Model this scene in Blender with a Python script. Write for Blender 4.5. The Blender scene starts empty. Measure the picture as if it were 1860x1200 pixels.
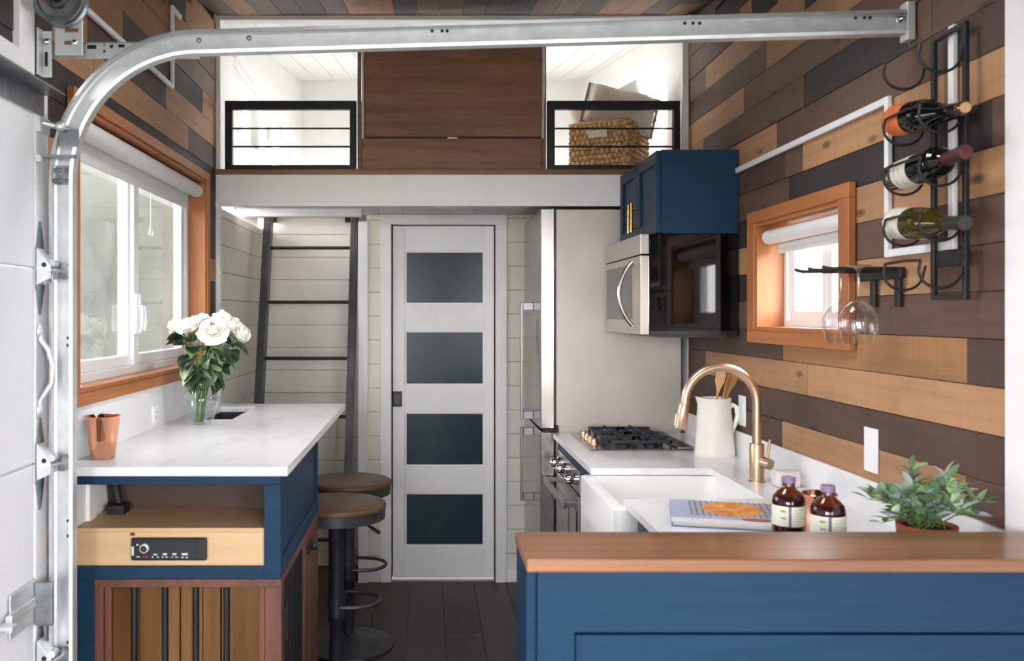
import bpy, bmesh, math, random
from mathutils import Vector, Matrix, Euler
random.seed(7)
scene = bpy.context.scene
COL = scene.collection
F, VX, VY, H = 1600.0, 775.0, 572.0, 1.52      # focal length in px, vanishing point, eye height

# ------------------------------------------------------------------ camera
cd = bpy.data.cameras.new('camera'); cam = bpy.data.objects.new('camera', cd); COL.objects.link(cam)
cam.location = (0, 0, H); cam.rotation_euler = (math.radians(90), 0, 0)
cd.sensor_width = 36; cd.lens = 36*F/1860; cd.shift_x = (930-VX)/1860; cd.shift_y = (VY-600)/1860
cd.clip_start = .02; cd.clip_end = 200
cd.dof.use_dof = True; cd.dof.focus_distance = 3.6; cd.dof.aperture_fstop = 4.0
scene.camera = cam
# ------------------------------------------------------------------ world, light, exposure
SKY = 24.0
w = bpy.data.worlds.new('overcast_sky'); scene.world = w; w.use_nodes = True
bg = w.node_tree.nodes['Background']; bg.inputs[0].default_value = (.985, .985, 1.0, 1); bg.inputs[1].default_value = SKY
vs = scene.view_settings
vs.view_transform = 'Standard'; vs.look = 'None'; vs.exposure = 0.3; vs.gamma = 1.0; vs.use_curve_mapping = False
scene.cycles.max_bounces = 10; scene.cycles.diffuse_bounces = 6; scene.cycles.glossy_bounces = 4
scene.cycles.transparent_max_bounces = 16; scene.cycles.transmission_bounces = 6
scene.cycles.caustics_reflective = False; scene.cycles.caustics_refractive = False
def portal(name, loc, rot, sx, sy):
    ld = bpy.data.lights.new(name, 'AREA'); ld.shape = 'RECTANGLE'; ld.size = sx; ld.size_y = sy
    ld.cycles.is_portal = True
    o = bpy.data.objects.new(name, ld); COL.objects.link(o); o.location = loc; o.rotation_euler = rot
R90 = math.pi/2
portal('sky_portal', (-1.2, 3.28, 1.71), (0, -R90, 0), .95, 1.6)
portal('sky_portal', (1.42, 3.02, 1.66), (0, R90, 0), .5, .85)
portal('sky_portal', (1.45, -1.4, 1.45), (0, R90, 0), 1.5, 2.0)  # right side window added behind the camera for daylight
portal('sky_portal', (-1.2, -1.4, 1.45), (0, -R90, 0), 1.5, 2.0)  # its unseen left twin, added for daylight too
portal('sky_portal', (-.7, -2.75, 1.35), (R90, 0, 0), .6, 2.3)  # unseen rear window, added at the left for more light
portal('sky_portal', (1.06, -2.75, 1.35), (R90, 0, 0), .36, 2.3)  # narrow unseen rear window, added at the right for more light
portal('loft_daylight', (-1.2, 5.6, 2.69), (0, -R90, 0), .6, 2.05)
portal('loft_daylight', (1.45, 5.6, 2.69), (0, R90, 0), .6, 2.05)
portal('added_skylight_portal', (.12, 2.4, 2.9), (0, 0, 0), .95, .65)  # invented skylight out of view, brightens the counters from above

# ------------------------------------------------------------------ material helpers
def lin(r, g=None, b=None):
    if g is None: g = b = r
    f = lambda v: (v/255/12.92) if v/255 <= .04045 else ((v/255+.055)/1.055)**2.4
    return (f(r), f(g), f(b), 1)
def mat(name, col, rough=.5, metal=0., **kw):
    m = bpy.data.materials.new(name); m.use_nodes = True
    p = m.node_tree.nodes['Principled BSDF']
    p.inputs['Base Color'].default_value = col; p.inputs['Roughness'].default_value = rough; p.inputs['Metallic'].default_value = metal
    for k, v in kw.items(): p.inputs[k.replace('_', ' ')].default_value = v
    return m
def N(m, t, **kw):
    n = m.node_tree.nodes.new(t)
    for k, v in kw.items(): setattr(n, k, v)
    return n
def L(m, a, b): m.node_tree.links.new(a, b)
def coords(m, scale, rnd=True, kind='pos'):
    g = N(m, 'ShaderNodeNewGeometry') if kind == 'pos' else N(m, 'ShaderNodeTexCoord')
    src = g.outputs['Position'] if kind == 'pos' else g.outputs['Object']
    mp = N(m, 'ShaderNodeMapping'); mp.inputs['Scale'].default_value = scale
    L(m, src, mp.inputs['Vector'])
    if rnd:
        oi = N(m, 'ShaderNodeObjectInfo'); mu = N(m, 'ShaderNodeMath', operation='MULTIPLY'); mu.inputs[1].default_value = 37.0
        L(m, oi.outputs['Random'], mu.inputs[0])
        cb = N(m, 'ShaderNodeCombineXYZ')
        for i in range(3): L(m, mu.outputs[0], cb.inputs[i])
        L(m, cb.outputs[0], mp.inputs['Location'])
    return mp.outputs['Vector']
def noise(m, vec, scale=1., detail=4., rough=.6):
    n = N(m, 'ShaderNodeTexNoise'); n.inputs['Scale'].default_value = scale; n.inputs['Detail'].default_value = detail; n.inputs['Roughness'].default_value = rough
    L(m, vec, n.inputs['Vector']); return n.outputs[0]
def ramp(m, fac, stops):
    r = N(m, 'ShaderNodeValToRGB'); e = r.color_ramp.elements
    while len(e) < len(stops): e.new(.5)
    for el, (p, c) in zip(e, stops): el.position = p; el.color = c if len(c) == 4 else (*c, 1)
    L(m, fac, r.inputs[0]); return r.outputs[0]
def mulcol(m, a, b, fac=1.):
    x = N(m, 'ShaderNodeMix', data_type='RGBA', blend_type='MULTIPLY'); x.inputs[0].default_value = fac
    L(m, a, x.inputs[6]); L(m, b, x.inputs[7]); return x.outputs[2]
def bump(m, fac, strength=.2, dist=.002):
    b = N(m, 'ShaderNodeBump'); b.inputs['Strength'].default_value = strength; b.inputs['Distance'].default_value = dist
    L(m, fac, b.inputs['Height']); L(m, b.outputs[0], m.node_tree.nodes['Principled BSDF'].inputs['Normal'])
def g3(v): return (v, v, v, 1)
AX = {'x': (1.6, 30, 30), 'y': (30, 1.6, 30), 'z': (30, 30, 1.6)}
def plank_mat(name, axis='y', rough=.62, contrast=1., saw=True, knots=True):
    """solid board whose own colour comes from the object colour, with grain along one axis"""
    m = mat(name, (.3, .2, .1, 1), rough); p = m.node_tree.nodes['Principled BSDF']
    oi = N(m, 'ShaderNodeObjectInfo')
    n1 = noise(m, coords(m, AX[axis]), 1, 6, .65)
    c = contrast
    r1 = ramp(m, n1, [(.25, g3(1-.42*c)), (.5, g3(1.)), (.8, g3(1+.22*c))])
    n2 = noise(m, coords(m, tuple(v*.12 if v > 10 else v*1.3 for v in AX[axis])), 1, 5, .6)
    r2 = ramp(m, n2, [(.28, g3(1-.45*c)), (.45, g3(1.)), (.8, g3(1+.12*c))])
    out = mulcol(m, mulcol(m, oi.outputs['Color'], r1), r2)
    if saw:
        sc = tuple(75 if v < 10 else 3 for v in AX[axis])
        n3 = noise(m, coords(m, sc), 1, 3, .6)
        out = mulcol(m, out, ramp(m, n3, [(.3, g3(.92)), (.6, g3(1.03))]))
    # scattered knots
    if knots:
        vo = N(m, 'ShaderNodeTexVoronoi'); vo.inputs['Scale'].default_value = 1.
        L(m, coords(m, tuple(3.2 if v < 10 else 8. for v in AX[axis])), vo.inputs['Vector'])
        out = mulcol(m, out, ramp(m, vo.outputs['Distance'], [(.0, g3(.2)), (.07, g3(.45)), (.12, g3(1.))]))
    L(m, out, p.inputs['Base Color']); bump(m, n1, .25, .002)
    return m
def wood(name, c1, c2, axis='y', rough=.45, sc=1., coat=0.):
    m = mat(name, c1, rough); p = m.node_tree.nodes['Principled BSDF']; p.inputs['Coat Weight'].default_value = coat
    n1 = noise(m, coords(m, tuple(v*sc for v in AX[axis])), 1, 7, .65)
    n2 = noise(m, coords(m, tuple(v*sc*.2 if v > 10 else v*sc*.6 for v in AX[axis])), 1, 4, .6)
    ad = N(m, 'ShaderNodeMath', operation='ADD'); L(m, n1, ad.inputs[0]); L(m, n2, ad.inputs[1])
    hf = N(m, 'ShaderNodeMath', operation='MULTIPLY'); hf.inputs[1].default_value = .5; L(m, ad.outputs[0], hf.inputs[0])
    L(m, ramp(m, hf.outputs[0], [(.36, c2), (.62, c1)]), p.inputs['Base Color']); bump(m, n1, .08, .001)
    return m
def speck(name, c1, c2, scale, rough, metal=0., p0=.35, p1=.65, bmp=0., **kw):
    m = mat(name, c1, rough, metal, **kw); p = m.node_tree.nodes['Principled BSDF']
    n1 = noise(m, coords(m, (scale,)*3 if not isinstance(scale, tuple) else scale, rnd=False), 1, 5, .6)
    L(m, ramp(m, n1, [(p0, c2), (p1, c1)]), p.inputs['Base Color'])
    if bmp: bump(m, n1, bmp, .001)
    return m
def thin_glass(name, tint=(1, 1, 1, 1), ior=1.45, haze=0., hcol=(.6, .6, .6, 1), ex=4.):
    m = bpy.data.materials.new(name); m.use_nodes = True; nt = m.node_tree
    nt.nodes.remove(nt.nodes['Principled BSDF']); out = nt.nodes['Material Output']
    tr = N(m, 'ShaderNodeBsdfTransparent'); tr.inputs[0].default_value = tint
    gl = N(m, 'ShaderNodeBsdfGlossy'); gl.inputs['Roughness'].default_value = .02; gl.inputs[0].default_value = (1, 1, 1, 1)
    lw_ = N(m, 'ShaderNodeLayerWeight'); lw_.inputs[0].default_value = .5      # same on both faces of a thin sheet
    pw = N(m, 'ShaderNodeMath', operation='POWER'); pw.inputs[1].default_value = ex; L(m, lw_.outputs['Facing'], pw.inputs[0])
    fr = N(m, 'ShaderNodeMath', operation='MULTIPLY_ADD'); fr.inputs[1].default_value = .85; fr.inputs[2].default_value = ((ior-1)/(ior+1))**2; L(m, pw.outputs[0], fr.inputs[0])
    mx = N(m, 'ShaderNodeMixShader'); L(m, fr.outputs[0], mx.inputs[0]); L(m, tr.outputs[0], mx.inputs[1]); L(m, gl.outputs[0], mx.inputs[2])
    last = mx.outputs[0]
    if haze:
        df = N(m, 'ShaderNodeBsdfDiffuse'); df.inputs[0].default_value = hcol
        m2 = N(m, 'ShaderNodeMixShader'); m2.inputs[0].default_value = haze; L(m, last, m2.inputs[1]); L(m, df.outputs[0], m2.inputs[2]); last = m2.outputs[0]
    L(m, last, out.inputs[0]); return m
def brushed(name, col, rough, axis, amt=.1):
    m = mat(name, col, rough, 1.); p = m.node_tree.nodes['Principled BSDF']
    s = {'x': (3, 400, 400), 'y': (400, 3, 400), 'z': (400, 400, 3)}[axis]
    n1 = noise(m, coords(m, s, rnd=False), 1, 2, .5)
    L(m, ramp(m, n1, [(.2, g3(rough*(1-amt))), (.8, g3(rough*(1+amt)))]), p.inputs['Roughness'])
    return m

M = {}
M['plank'] = plank_mat('reclaimed_plank', contrast=.6)
M['floor'] = plank_mat('floor_plank', rough=.5, contrast=.7, saw=False, knots=False)
M['ply'] = wood('pale_maple', lin(208, 176, 132), lin(190, 154, 110), 'x', .5, .5)
M['darkply'] = wood('dark_brown_ply', lin(74, 50, 36), lin(56, 37, 27), 'x', .6, .5)  # dark brown ply of the cubby back
M['plyz'] = wood('pale_maple_upright', lin(172, 128, 76), lin(138, 96, 52), 'z', .55, .5)
M['walnutx'] = wood('walnut_bar', lin(164, 112, 76), lin(92, 58, 38), 'x', .34, .45, .15)
M['walnutp'] = wood('walnut_panel', lin(146, 102, 72), lin(104, 70, 48), 'x', .5, 1.7)
M['walnutz'] = wood('walnut_upright', lin(116, 68, 50), lin(72, 42, 32), 'z', .5, 1.)
M['walnuty'] = wood('walnut_rail', lin(116, 68, 50), lin(72, 42, 32), 'y', .5, 1.)
M['cedary'] = wood('cedar_trim', lin(180, 114, 62), lin(146, 86, 44), 'y', .45, .8)
M['cedarz'] = wood('cedar_upright', lin(180, 114, 62), lin(146, 86, 44), 'z', .45, .8)
M['seat'] = wood('stool_seat_wood', lin(100, 70, 48), lin(66, 44, 30), 'x', .42, .7)
M['spoon'] = wood('beech_spoon', lin(206, 158, 104), lin(176, 122, 70), 'z', .55, .6)
M['navy'] = speck('navy_paint', lin(30, 58, 82), lin(28, 54, 77), (3, 3, 60), .42, bmp=.04, Specular_IOR_Level=.12)
M['white'] = speck('white_paint', lin(242, 241, 240), lin(238, 237, 236), 6., .45)
M['lap'] = plank_mat('shiplap_paint', 'y', .5, .05, False, False)
M['garage'] = speck('garage_door_white', lin(226, 226, 230), lin(221, 221, 225), (90, 90, 90), .42, bmp=.06)
M['vinyl'] = speck('window_vinyl', lin(232, 233, 234), lin(226, 227, 229), 5., .35)
M['quartz'] = speck('white_quartz', lin(236, 236, 237), lin(222, 222, 225), (7, 3.2, 7), .16, p0=.3, p1=.46)
M['fabric'] = speck('blind_fabric', lin(226, 226, 226), lin(216, 216, 217), 160., .9)
M['galv'] = speck('galvanised_steel', lin(226, 228, 229), lin(206, 209, 211), (16, 16, 16), .42, .7, bmp=.02)
M['galvd'] = speck('dark_galvanised_steel', lin(150, 154, 158), lin(122, 126, 130), 30., .38, .95)
M['steel'] = brushed('brushed_stainless', lin(178, 172, 167), .26, 'z')
M['steely'] = brushed('brushed_stainless_level', lin(186, 181, 176), .3, 'y', .02)
M['chrome'] = mat('bright_chrome', lin(226, 226, 228), .12, 1.)
M['gun2'] = mat('satin_grey_handle', lin(150, 146, 150), .35, .6)
M['fridge'] = speck('fridge_grey_enamel', lin(206, 197, 189), lin(202, 193, 185), 3., .42, .2)
M['brass'] = brushed('champagne_bronze', lin(206, 176, 148), .36, 'z')
M['gold'] = brushed('satin_gold', lin(222, 172, 102), .26, 'z')
M['copper'] = speck('polished_copper', lin(236, 172, 140), lin(228, 158, 124), 12., .1, 1.)
M['black'] = speck('black_metal', lin(36, 36, 38), lin(28, 28, 30), 40., .45, .3)
M['blackg'] = speck('black_gloss', lin(12, 11, 11), lin(9, 8, 8), 4., .05, Specular_IOR_Level=.38)
M['iron'] = speck('cast_iron', lin(52, 54, 60), lin(36, 38, 43), 60., .5, .2, bmp=.15)
M['gun'] = speck('gunmetal', lin(84, 85, 90), lin(66, 67, 72), 14., .45, .6)
M['ladder'] = speck('raw_steel_rail', lin(86, 84, 84), lin(62, 60, 60), (14, 14, 4), .42, .5)
M['ceramic'] = speck('cream_glaze', lin(238, 234, 226), lin(233, 229, 221), 4., .12)
M['sink'] = speck('fireclay', lin(242, 242, 240), lin(238, 238, 236), 3., .14)
M['pane'] = thin_glass('window_glass')
M['haze_veil'] = thin_glass('haze_sheet', haze=.45, hcol=lin(140, 142, 138))  # grey sheet added over the panes, paints haze onto the outdoor view
M['glass'] = thin_glass('clear_glass', (.95, .96, .96, 1), 1.6, ex=2.6)
M['water'] = thin_glass('water', (.9, .95, .93, 1), 1.2)
M['dkglass'] = speck('frosted_dark_glass', lin(46, 64, 70), lin(41, 57, 63), 5., .2, Specular_IOR_Level=.18)
M['plastic'] = mat('white_plastic', lin(238, 238, 240), .3)
M['blackp'] = mat('black_plastic', lin(15, 15, 17), .35)
M['led'] = speck('radio_display', lin(40, 42, 46), lin(30, 32, 36), 300., .15)
M['mark'] = mat('printed_mark', lin(200, 200, 205), .5)
M['markr'] = mat('red_print', lin(170, 40, 60), .5)
M['cork'] = speck('cork', lin(206, 168, 118), lin(180, 140, 92), 200., .8)
M['wineblk'] = mat('dark_bottle_glass', lin(14, 18, 14), .05)
M['wineolv'] = mat('olive_bottle_glass', lin(76, 66, 22), .05, Transmission_Weight=.25)
M['amber'] = mat('amber_bottle_glass', lin(96, 44, 16), .05, Transmission_Weight=.3)
M['syrup'] = mat('dark_syrup', lin(44, 14, 22), .06)
M['foilr'] = mat('burgundy_foil', lin(92, 44, 46), .35, .4)
M['foilb'] = mat('charcoal_foil', lin(52, 50, 52), .4, .3)
M['lilac'] = mat('lilac_cap', lin(128, 104, 140), .5)
M['terracotta'] = speck('terracotta', lin(192, 106, 70), lin(170, 88, 56), 40., .8)
M['soil'] = speck('potting_soil', lin(40, 32, 28), lin(22, 18, 16), 150., .95)
M['petal'] = speck('rose_petal', lin(249, 248, 243), lin(244, 242, 230), 30., .55, Subsurface_Weight=.0)
M['leaf'] = plank_mat('rose_leaf', 'z', .45, .5, False, False)
M['stem'] = speck('green_stem', lin(92, 124, 60), lin(66, 98, 44), 40., .5)
M['sage'] = plank_mat('sage_leaf', 'z', .6, .3, False, False)
M['linen'] = speck('linen', lin(212, 202, 190), lin(200, 190, 178), 120., .9, bmp=.2)
M['linenw'] = speck('white_linen', lin(226, 222, 216), lin(216, 212, 206), 120., .9, bmp=.2)
M['piping'] = speck('taupe_flange', lin(158, 146, 132), lin(144, 132, 118), 120., .9)
M['straw'] = speck('seagrass', lin(206, 170, 122), lin(154, 116, 74), 45., .75, bmp=.3)
M['paper'] = mat('book_pages', lin(236, 232, 224), .8)
M['grass'] = speck('grass', lin(112, 114, 100), lin(88, 92, 78), 3., .9)
M['foliage'] = speck('hazy_foliage', lin(84, 86, 78), lin(56, 60, 52), 4., .9)
M['bark'] = speck('bark', lin(96, 88, 80), lin(70, 62, 56), 9., .9)
M['cord'] = mat('black_rubber', lin(22, 22, 24), .6)
M['soap'] = speck('marbled_soap', lin(238, 236, 230), lin(206, 202, 196), 40., .4)

# ------------------------------------------------------------------ mesh helpers
class MB:
    def __init__(s): s.v = []; s.f = []; s.sm = []
    def add(s, vs, fs, smooth=False):
        b = len(s.v); s.v += [Vector(v) for v in vs]; s.f += [tuple(i+b for i in f) for f in fs]; s.sm += [smooth]*len(fs); return s
    def box(s, x0, x1, y0, y1, z0, z1):
        vs = [(x, y, z) for z in (z0, z1) for y in (y0, y1) for x in (x0, x1)]
        return s.add(vs, [(0, 2, 3, 1), (4, 5, 7, 6), (0, 1, 5, 4), (2, 6, 7, 3), (0, 4, 6, 2), (1, 3, 7, 5)])
    def prism(s, poly, z0, z1):            # polygon in XY, counter-clockwise
        n = len(poly); vs = [(x, y, z0) for x, y in poly]+[(x, y, z1) for x, y in poly]
        return s.add(vs, [tuple(range(n-1, -1, -1)), tuple(range(n, 2*n))]+[(i, (i+1) % n, n+(i+1) % n, n+i) for i in range(n)])
    def lathe(s, prof, seg=28, c=(0, 0, 0), cap=True):
        vs = []; fs = []; n = len(prof)
        for r, z in prof:
            for k in range(seg):
                a = 2*math.pi*k/seg; vs.append((c[0]+r*math.cos(a), c[1]+r*math.sin(a), c[2]+z))
        for i in range(n-1):
            for k in range(seg):
                k2 = (k+1) % seg; fs.append((i*seg+k, i*seg+k2, (i+1)*seg+k2, (i+1)*seg+k))
        s.add(vs, fs, True)
        if cap:
            b = len(s.v)-len(vs)
            if prof[0][0] > 1e-5: s.f.append(tuple(b+k for k in range(seg-1, -1, -1))); s.sm.append(False)
            if prof[-1][0] > 1e-5: s.f.append(tuple(b+(n-1)*seg+k for k in range(seg))); s.sm.append(False)
        return s
    def tube(s, path, r, seg=10, cap=True, closed=False):
        path = [Vector(p) for p in path]; n = len(path); rs = r if isinstance(r, (list, tuple)) else [r]*n
        t0 = (path[1]-path[0]).normalized(); up = Vector((0, 0, 1)) if abs(t0.z) < .9 else Vector((0, 1, 0))
        nrm = t0.cross(up).normalized(); vs = []; fs = []
        for i, p in enumerate(path):
            if closed: t = (path[(i+1) % n]-path[i-1]).normalized()
            else: t = (path[min(i+1, n-1)]-path[max(i-1, 0)]).normalized()
            nrm = (nrm-t*nrm.dot(t)).normalized(); bn = t.cross(nrm)
            for k in range(seg):
                a = 2*math.pi*k/seg; vs.append(p+(nrm*math.cos(a)+bn*math.sin(a))*rs[i])
        m = n if closed else n-1
        for i in range(m):
            j = (i+1) % n
            for k in range(seg):
                k2 = (k+1) % seg; fs.append((i*seg+k, i*seg+k2, j*seg+k2, j*seg+k))
        s.add(vs, fs, True)
        if cap and not closed:
            b = len(s.v)-len(vs)
            s.f.append(tuple(b+k for k in range(seg-1, -1, -1))); s.f.append(tuple(b+(n-1)*seg+k for k in range(seg))); s.sm += [False, False]
        return s
    def cyl(s, p0, p1, r, seg=16): return s.tube([p0, p1], r, seg)
    def sweep(s, path, prof, frame):        # path points, profile [(u,v)], frame(i) -> (U,V)
        vs = []; fs = []; n = len(path); m = len(prof)
        for i, p in enumerate(path):
            U, V = frame(i)
            for u, v in prof: vs.append(Vector(p)+U*u+V*v)
        for i in range(n-1):
            for k in range(m):
                k2 = (k+1) % m; fs.append((i*m+k, i*m+k2, (i+1)*m+k2, (i+1)*m+k))
        fs.append(tuple(range(m-1, -1, -1))); fs.append(tuple((n-1)*m+k for k in range(m)))
        return s.add(vs, fs)
    def ball(s, c, r, seg=12, rings=8):
        r = r if isinstance(r, (tuple, list)) else (r, r, r)
        vs = [(c[0], c[1], c[2]-r[2])]; fs = []
        for i in range(1, rings):
            a = math.pi*i/rings
            for k in range(seg):
                b = 2*math.pi*k/seg; vs.append((c[0]+r[0]*math.sin(a)*math.cos(b), c[1]+r[1]*math.sin(a)*math.sin(b), c[2]-r[2]*math.cos(a)))
        vs.append((c[0], c[1], c[2]+r[2])); top = len(vs)-1
        for k in range(seg): fs.append((0, 1+(k+1) % seg, 1+k)); fs.append((top, top-seg+k, top-seg+(k+1) % seg))
        for i in range(rings-2):
            for k in range(seg): a = 1+i*seg; fs.append((a+k, a+(k+1) % seg, a+seg+(k+1) % seg, a+seg+k))
        return s.add(vs, fs, True)
    def xf(s, Mx): s.v = [Mx @ v for v in s.v]; return s
    def build(s, name, m, parent=None, bevel=0., local=False, seg=2, solid=0., sub=0, sharp=50):
        me = bpy.data.meshes.new(name)
        off = Vector((0, 0, 0))
        if parent is not None and not local:
            q = parent
            while q is not None: off += q.location; q = q.parent
        me.from_pydata([tuple(v-off) for v in s.v], [], s.f); me.validate()
        for p, sm in zip(me.polygons, s.sm): p.use_smooth = sm
        if any(s.sm): me.set_sharp_from_angle(angle=math.radians(sharp))
        me.materials.append(M[m] if isinstance(m, str) else m)
        o = bpy.data.objects.new(name, me); COL.objects.link(o)
        if parent is not None: o.parent = parent
        if solid:
            q = o.modifiers.new('solid', 'SOLIDIFY'); q.thickness = solid; q.offset = 0
        if bevel:
            q = o.modifiers.new('bevel', 'BEVEL'); q.width = bevel; q.segments = seg; q.limit_method = 'ANGLE'; q.angle_limit = math.radians(40)
        if sub:
            q = o.modifiers.new('sub', 'SUBSURF'); q.levels = sub; q.render_levels = sub
        return o
def tag(o, label=None, cat=None, group=None, kind=None):
    if label: o['label'] = label
    if cat: o['category'] = cat
    if group: o['group'] = group
    if kind: o['kind'] = kind
    return o
def thing(name, label, cat, loc=(0, 0, 0), group=None):
    o = bpy.data.objects.new(name, None); COL.objects.link(o); o.location = loc; o.empty_display_size = .05
    return tag(o, label, cat, group)
def struct(o): o['kind'] = 'structure'; return o
def copy_tree(o, parent=None):
    c = o.copy(); COL.objects.link(c); c.parent = parent
    for ch in o.children: copy_tree(ch, c)
    return c
def B(name, m, dims, parent=None, bevel=0.): return MB().box(*dims).build(name, m, parent, bevel)
_cube = {}
def unit(mkey):
    if mkey not in _cube:
        me = bpy.data.meshes.new('board'); b = MB().box(-.5, .5, -.5, .5, -.5, .5)
        me.from_pydata([tuple(v) for v in b.v], [], b.f); me.materials.append(M[mkey]); _cube[mkey] = me
    return _cube[mkey]
def board(name, mkey, dims, parent, color=None, rot=None):
    """one board; alike boards share the mesh of a unit block"""
    x0, x1, y0, y1, z0, z1 = dims
    o = bpy.data.objects.new(name, unit(mkey)); COL.objects.link(o); o.parent = parent
    o.location = ((x0+x1)/2, (y0+y1)/2, (z0+z1)/2); o.scale = (x1-x0, y1-y0, z1-z0)
    if rot: o.rotation_euler = rot
    if color: o.color = color
    return o
def split(rect, holes):
    """rect (a0,a1,b0,b1) minus holes -> rects"""
    out = [rect]
    for h in holes:
        nxt = []
        for a0, a1, b0, b1 in out:
            if h[0] >= a1 or h[1] <= a0 or h[2] >= b1 or h[3] <= b0: nxt.append((a0, a1, b0, b1)); continue
            if a0 < h[0]: nxt.append((a0, h[0], b0, b1))
            if a1 > h[1]: nxt.append((h[1], a1, b0, b1))
            m0, m1 = max(a0, h[0]), min(a1, h[1])
            if b0 < h[2]: nxt.append((m0, m1, b0, h[2]))
            if b1 > h[3]: nxt.append((m0, m1, h[3], b1))
        out = nxt
    return out
def P(x, y, s): return Vector(((x-VX)/s, F/s, H+(VY-y)/s))
def shade(c, k): return (c[0]*k, c[1]*k, c[2]*k, 1)

XL, XR, YF, YB, YA, YL = -1.024, 1.273, 4.29, 5.03, 5.34, 7.2
def roof(y): return 2.976+.16*(y-YF) if y > 2.9 else 2.976+.16*(2.9-YF)

# ================================================================== THE SHELL
# ---- floor
floor = struct(MB().box(-1.3, 1.6, -2.7, 5.5, -.12, -.012).build('floor', mat('subfloor', lin(46, 40, 36), .8)))
FC = lin(66, 56, 50)
xk = -.093-.18*6
while xk < XR:
    a, b = max(xk, -1.036), min(xk+.18, XR+.012)
    y = -.6-random.random()*1.0
    while y < YA:
        y2 = y+random.uniform(1.1, 1.7)
        if y2 > 1.2:
            lim = YA if b < -.388 else YB
            if min(y2, lim)-max(y, .6) > .02:
                board('plank', 'floor', (a+.001, b-.001, max(y, .6)+.001, min(y2, lim)-.001, -.012, random.uniform(-.0008, 0)), floor, shade(FC, random.uniform(.72, 1.25)))
        y = y2
    xk += .18

# ---- reclaimed planks on the two side walls
T, T2, MB_, M2, D2, D3 = lin(170, 128, 91), lin(158, 114, 72), lin(98, 75, 58), lin(97, 72, 60), lin(78, 58, 49), lin(47, 39, 36)
def yr(x): return F/((x-VX)/XR)
def yl(x): return F/((VX-x)/-XL)
Z0, DZ = 1.034, .108
RW = {0: [(1230, D2), (1421, T), (1755, M2)], 1: [(1230, D2), (1520, shade(D2, 1.15))],
      2: [(1230, D2), (1282, T), (1466, shade(T, 1.12)), (1635, shade(T, 1.05))], 3: [(1230, D2), (1421, T2), (1757, D2)],
      4: [(1230, MB_), (1600, M2)], 5: [(1230, D3), (1530, T), (1690, M2)], 6: [(1230, T), (1450, M2)], 7: [(1230, D3), (1440, T)],
      8: [(1230, M2), (1432, D3), (1800, M2)], 9: [(1230, D2), (1425, MB_), (1458, T)], 10: [(1250, T), (1410, M2), (1700, D2)],
      11: [(1240, T2), (1278, MB_), (1461, D3), (1648, MB_), (1692, M2)], 12: [(1240, T), (1351, MB_), (1540, M2)],
      13: [(1240, MB_), (1393, T), (1565, D2)], 14: [(1240, M2), (1281, T), (1461, D3), (1490, MB_)], 15: [(1240, MB_), (1345, T2), (1365, D3), (1412, T)],
      16: [(1240, M2), (1300, D3), (1400, MB_)], 17: [(1240, D2), (1330, T2)], 18: [(1240, MB_)]}
for k in range(-9, 0): RW[k] = [(1230, random.choice([D2, M2, MB_])), (1500, random.choice([T, D2, M2]))]
wall_right = MB()
RH = [(2.675, 3.366, 1.46, 1.87), (-.2, 1.80, 0, 2.12)]           # window opening, closed door opening (y0,y1,z0,z1)
for a0, a1, b0, b1 in split((-2.7, YF, -.1, 2.76), RH+[(-2.4, -.4, .7, 2.2)]): wall_right.box(XR+.012, XR+.14, a0, a1, b0, b1)
wall_right.box(XR+.012, XR+.14, 2.9, YF, 2.76, 3.0)
wall_right = struct(wall_right.build('wall_right', mat('plank_backing', lin(38, 30, 26), .9)))
def lay(parent, rows, yfun, xa, xb, holes, yend, ymin):
    for k, lst in rows.items():
        z0, z1 = Z0+DZ*k, Z0+DZ*(k+1)
        ys = [yfun(x) for x, _ in lst]+[ymin]; ys[0] = yend
        for (x, c), y1, y0 in zip(lst, ys, ys[1:]):
            top = min(z1, roof((max(y0, 2.6)+min(y1, YF))/2)-.004)
            if y1 <= y0 or top-z0 < .01: continue
            for a0, a1, b0, b1 in split((max(y0, ymin), min(y1, yend), z0, top), holes):
                if a1-a0 < .004 or b1-b0 < .004: continue
                d = random.uniform(-.0025, .0015)
                dims = (xa-d, xb, a0+.0012, a1-.0012, b0+.0012, b1-.0012) if xa < xb else (xb, xa+d, a0+.0012, a1-.0012, b0+.0012, b1-.0012)
                board('plank', 'plank', dims, parent, shade(c, random.uniform(.9, 1.1)))
lay(wall_right, RW, yr, XR, XR+.012, RH, YF, 1.80)

LW = {9: [(400, D2), (330, T), (240, D3)], 10: [(400, D3), (250, D3)], 11: [(400, D2), (342, T), (170, T), (95, D3)],
      12: [(400, T), (301, D2), (160, T2), (60, D2)], 13: [(400, T), (368, D3), (316, D2), (223, T2), (60, D2)],
      14: [(400, MB_), (314, T2), (223, T2), (110, D3)], 15: [(400, D2), (358, T2), (262, MB_), (200, T)], 16: [(400, T2), (338, D3), (300, T2), (250, D3)],
      17: [(400, T2), (350, MB_), (300, D3)], 18: [(400, MB_)],
      8: [(400, D2), (300, T)], 7: [(400, D2), (200, T)], 6: [(400, T), (250, D2)], 5: [(400, D2), (200, D2)], 4: [(400, D3), (200, T2)], 3: [(400, MB_), (200, D2)], 2: [(400, D2), (200, T2)]}
for k in range(-9, 2): LW[k] = [(400, random.choice([D2, M2])), (150, random.choice([T2, D2]))]
LH = [(2.545, 4.025, 1.29, 2.135), (-.2, 2.33, -.2, 2.135)]
wl = MB()
for a0, a1, b0, b1 in split((-2.7, YF, -.1, 2.76), LH+[(-2.4, -.4, .7, 2.2)]): wl.box(XL-.14, XL-.012, a0, a1, b0, b1)
wl.box(XL-.14, XL-.012, 2.9, YF, 2.76, 3.0)
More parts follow.
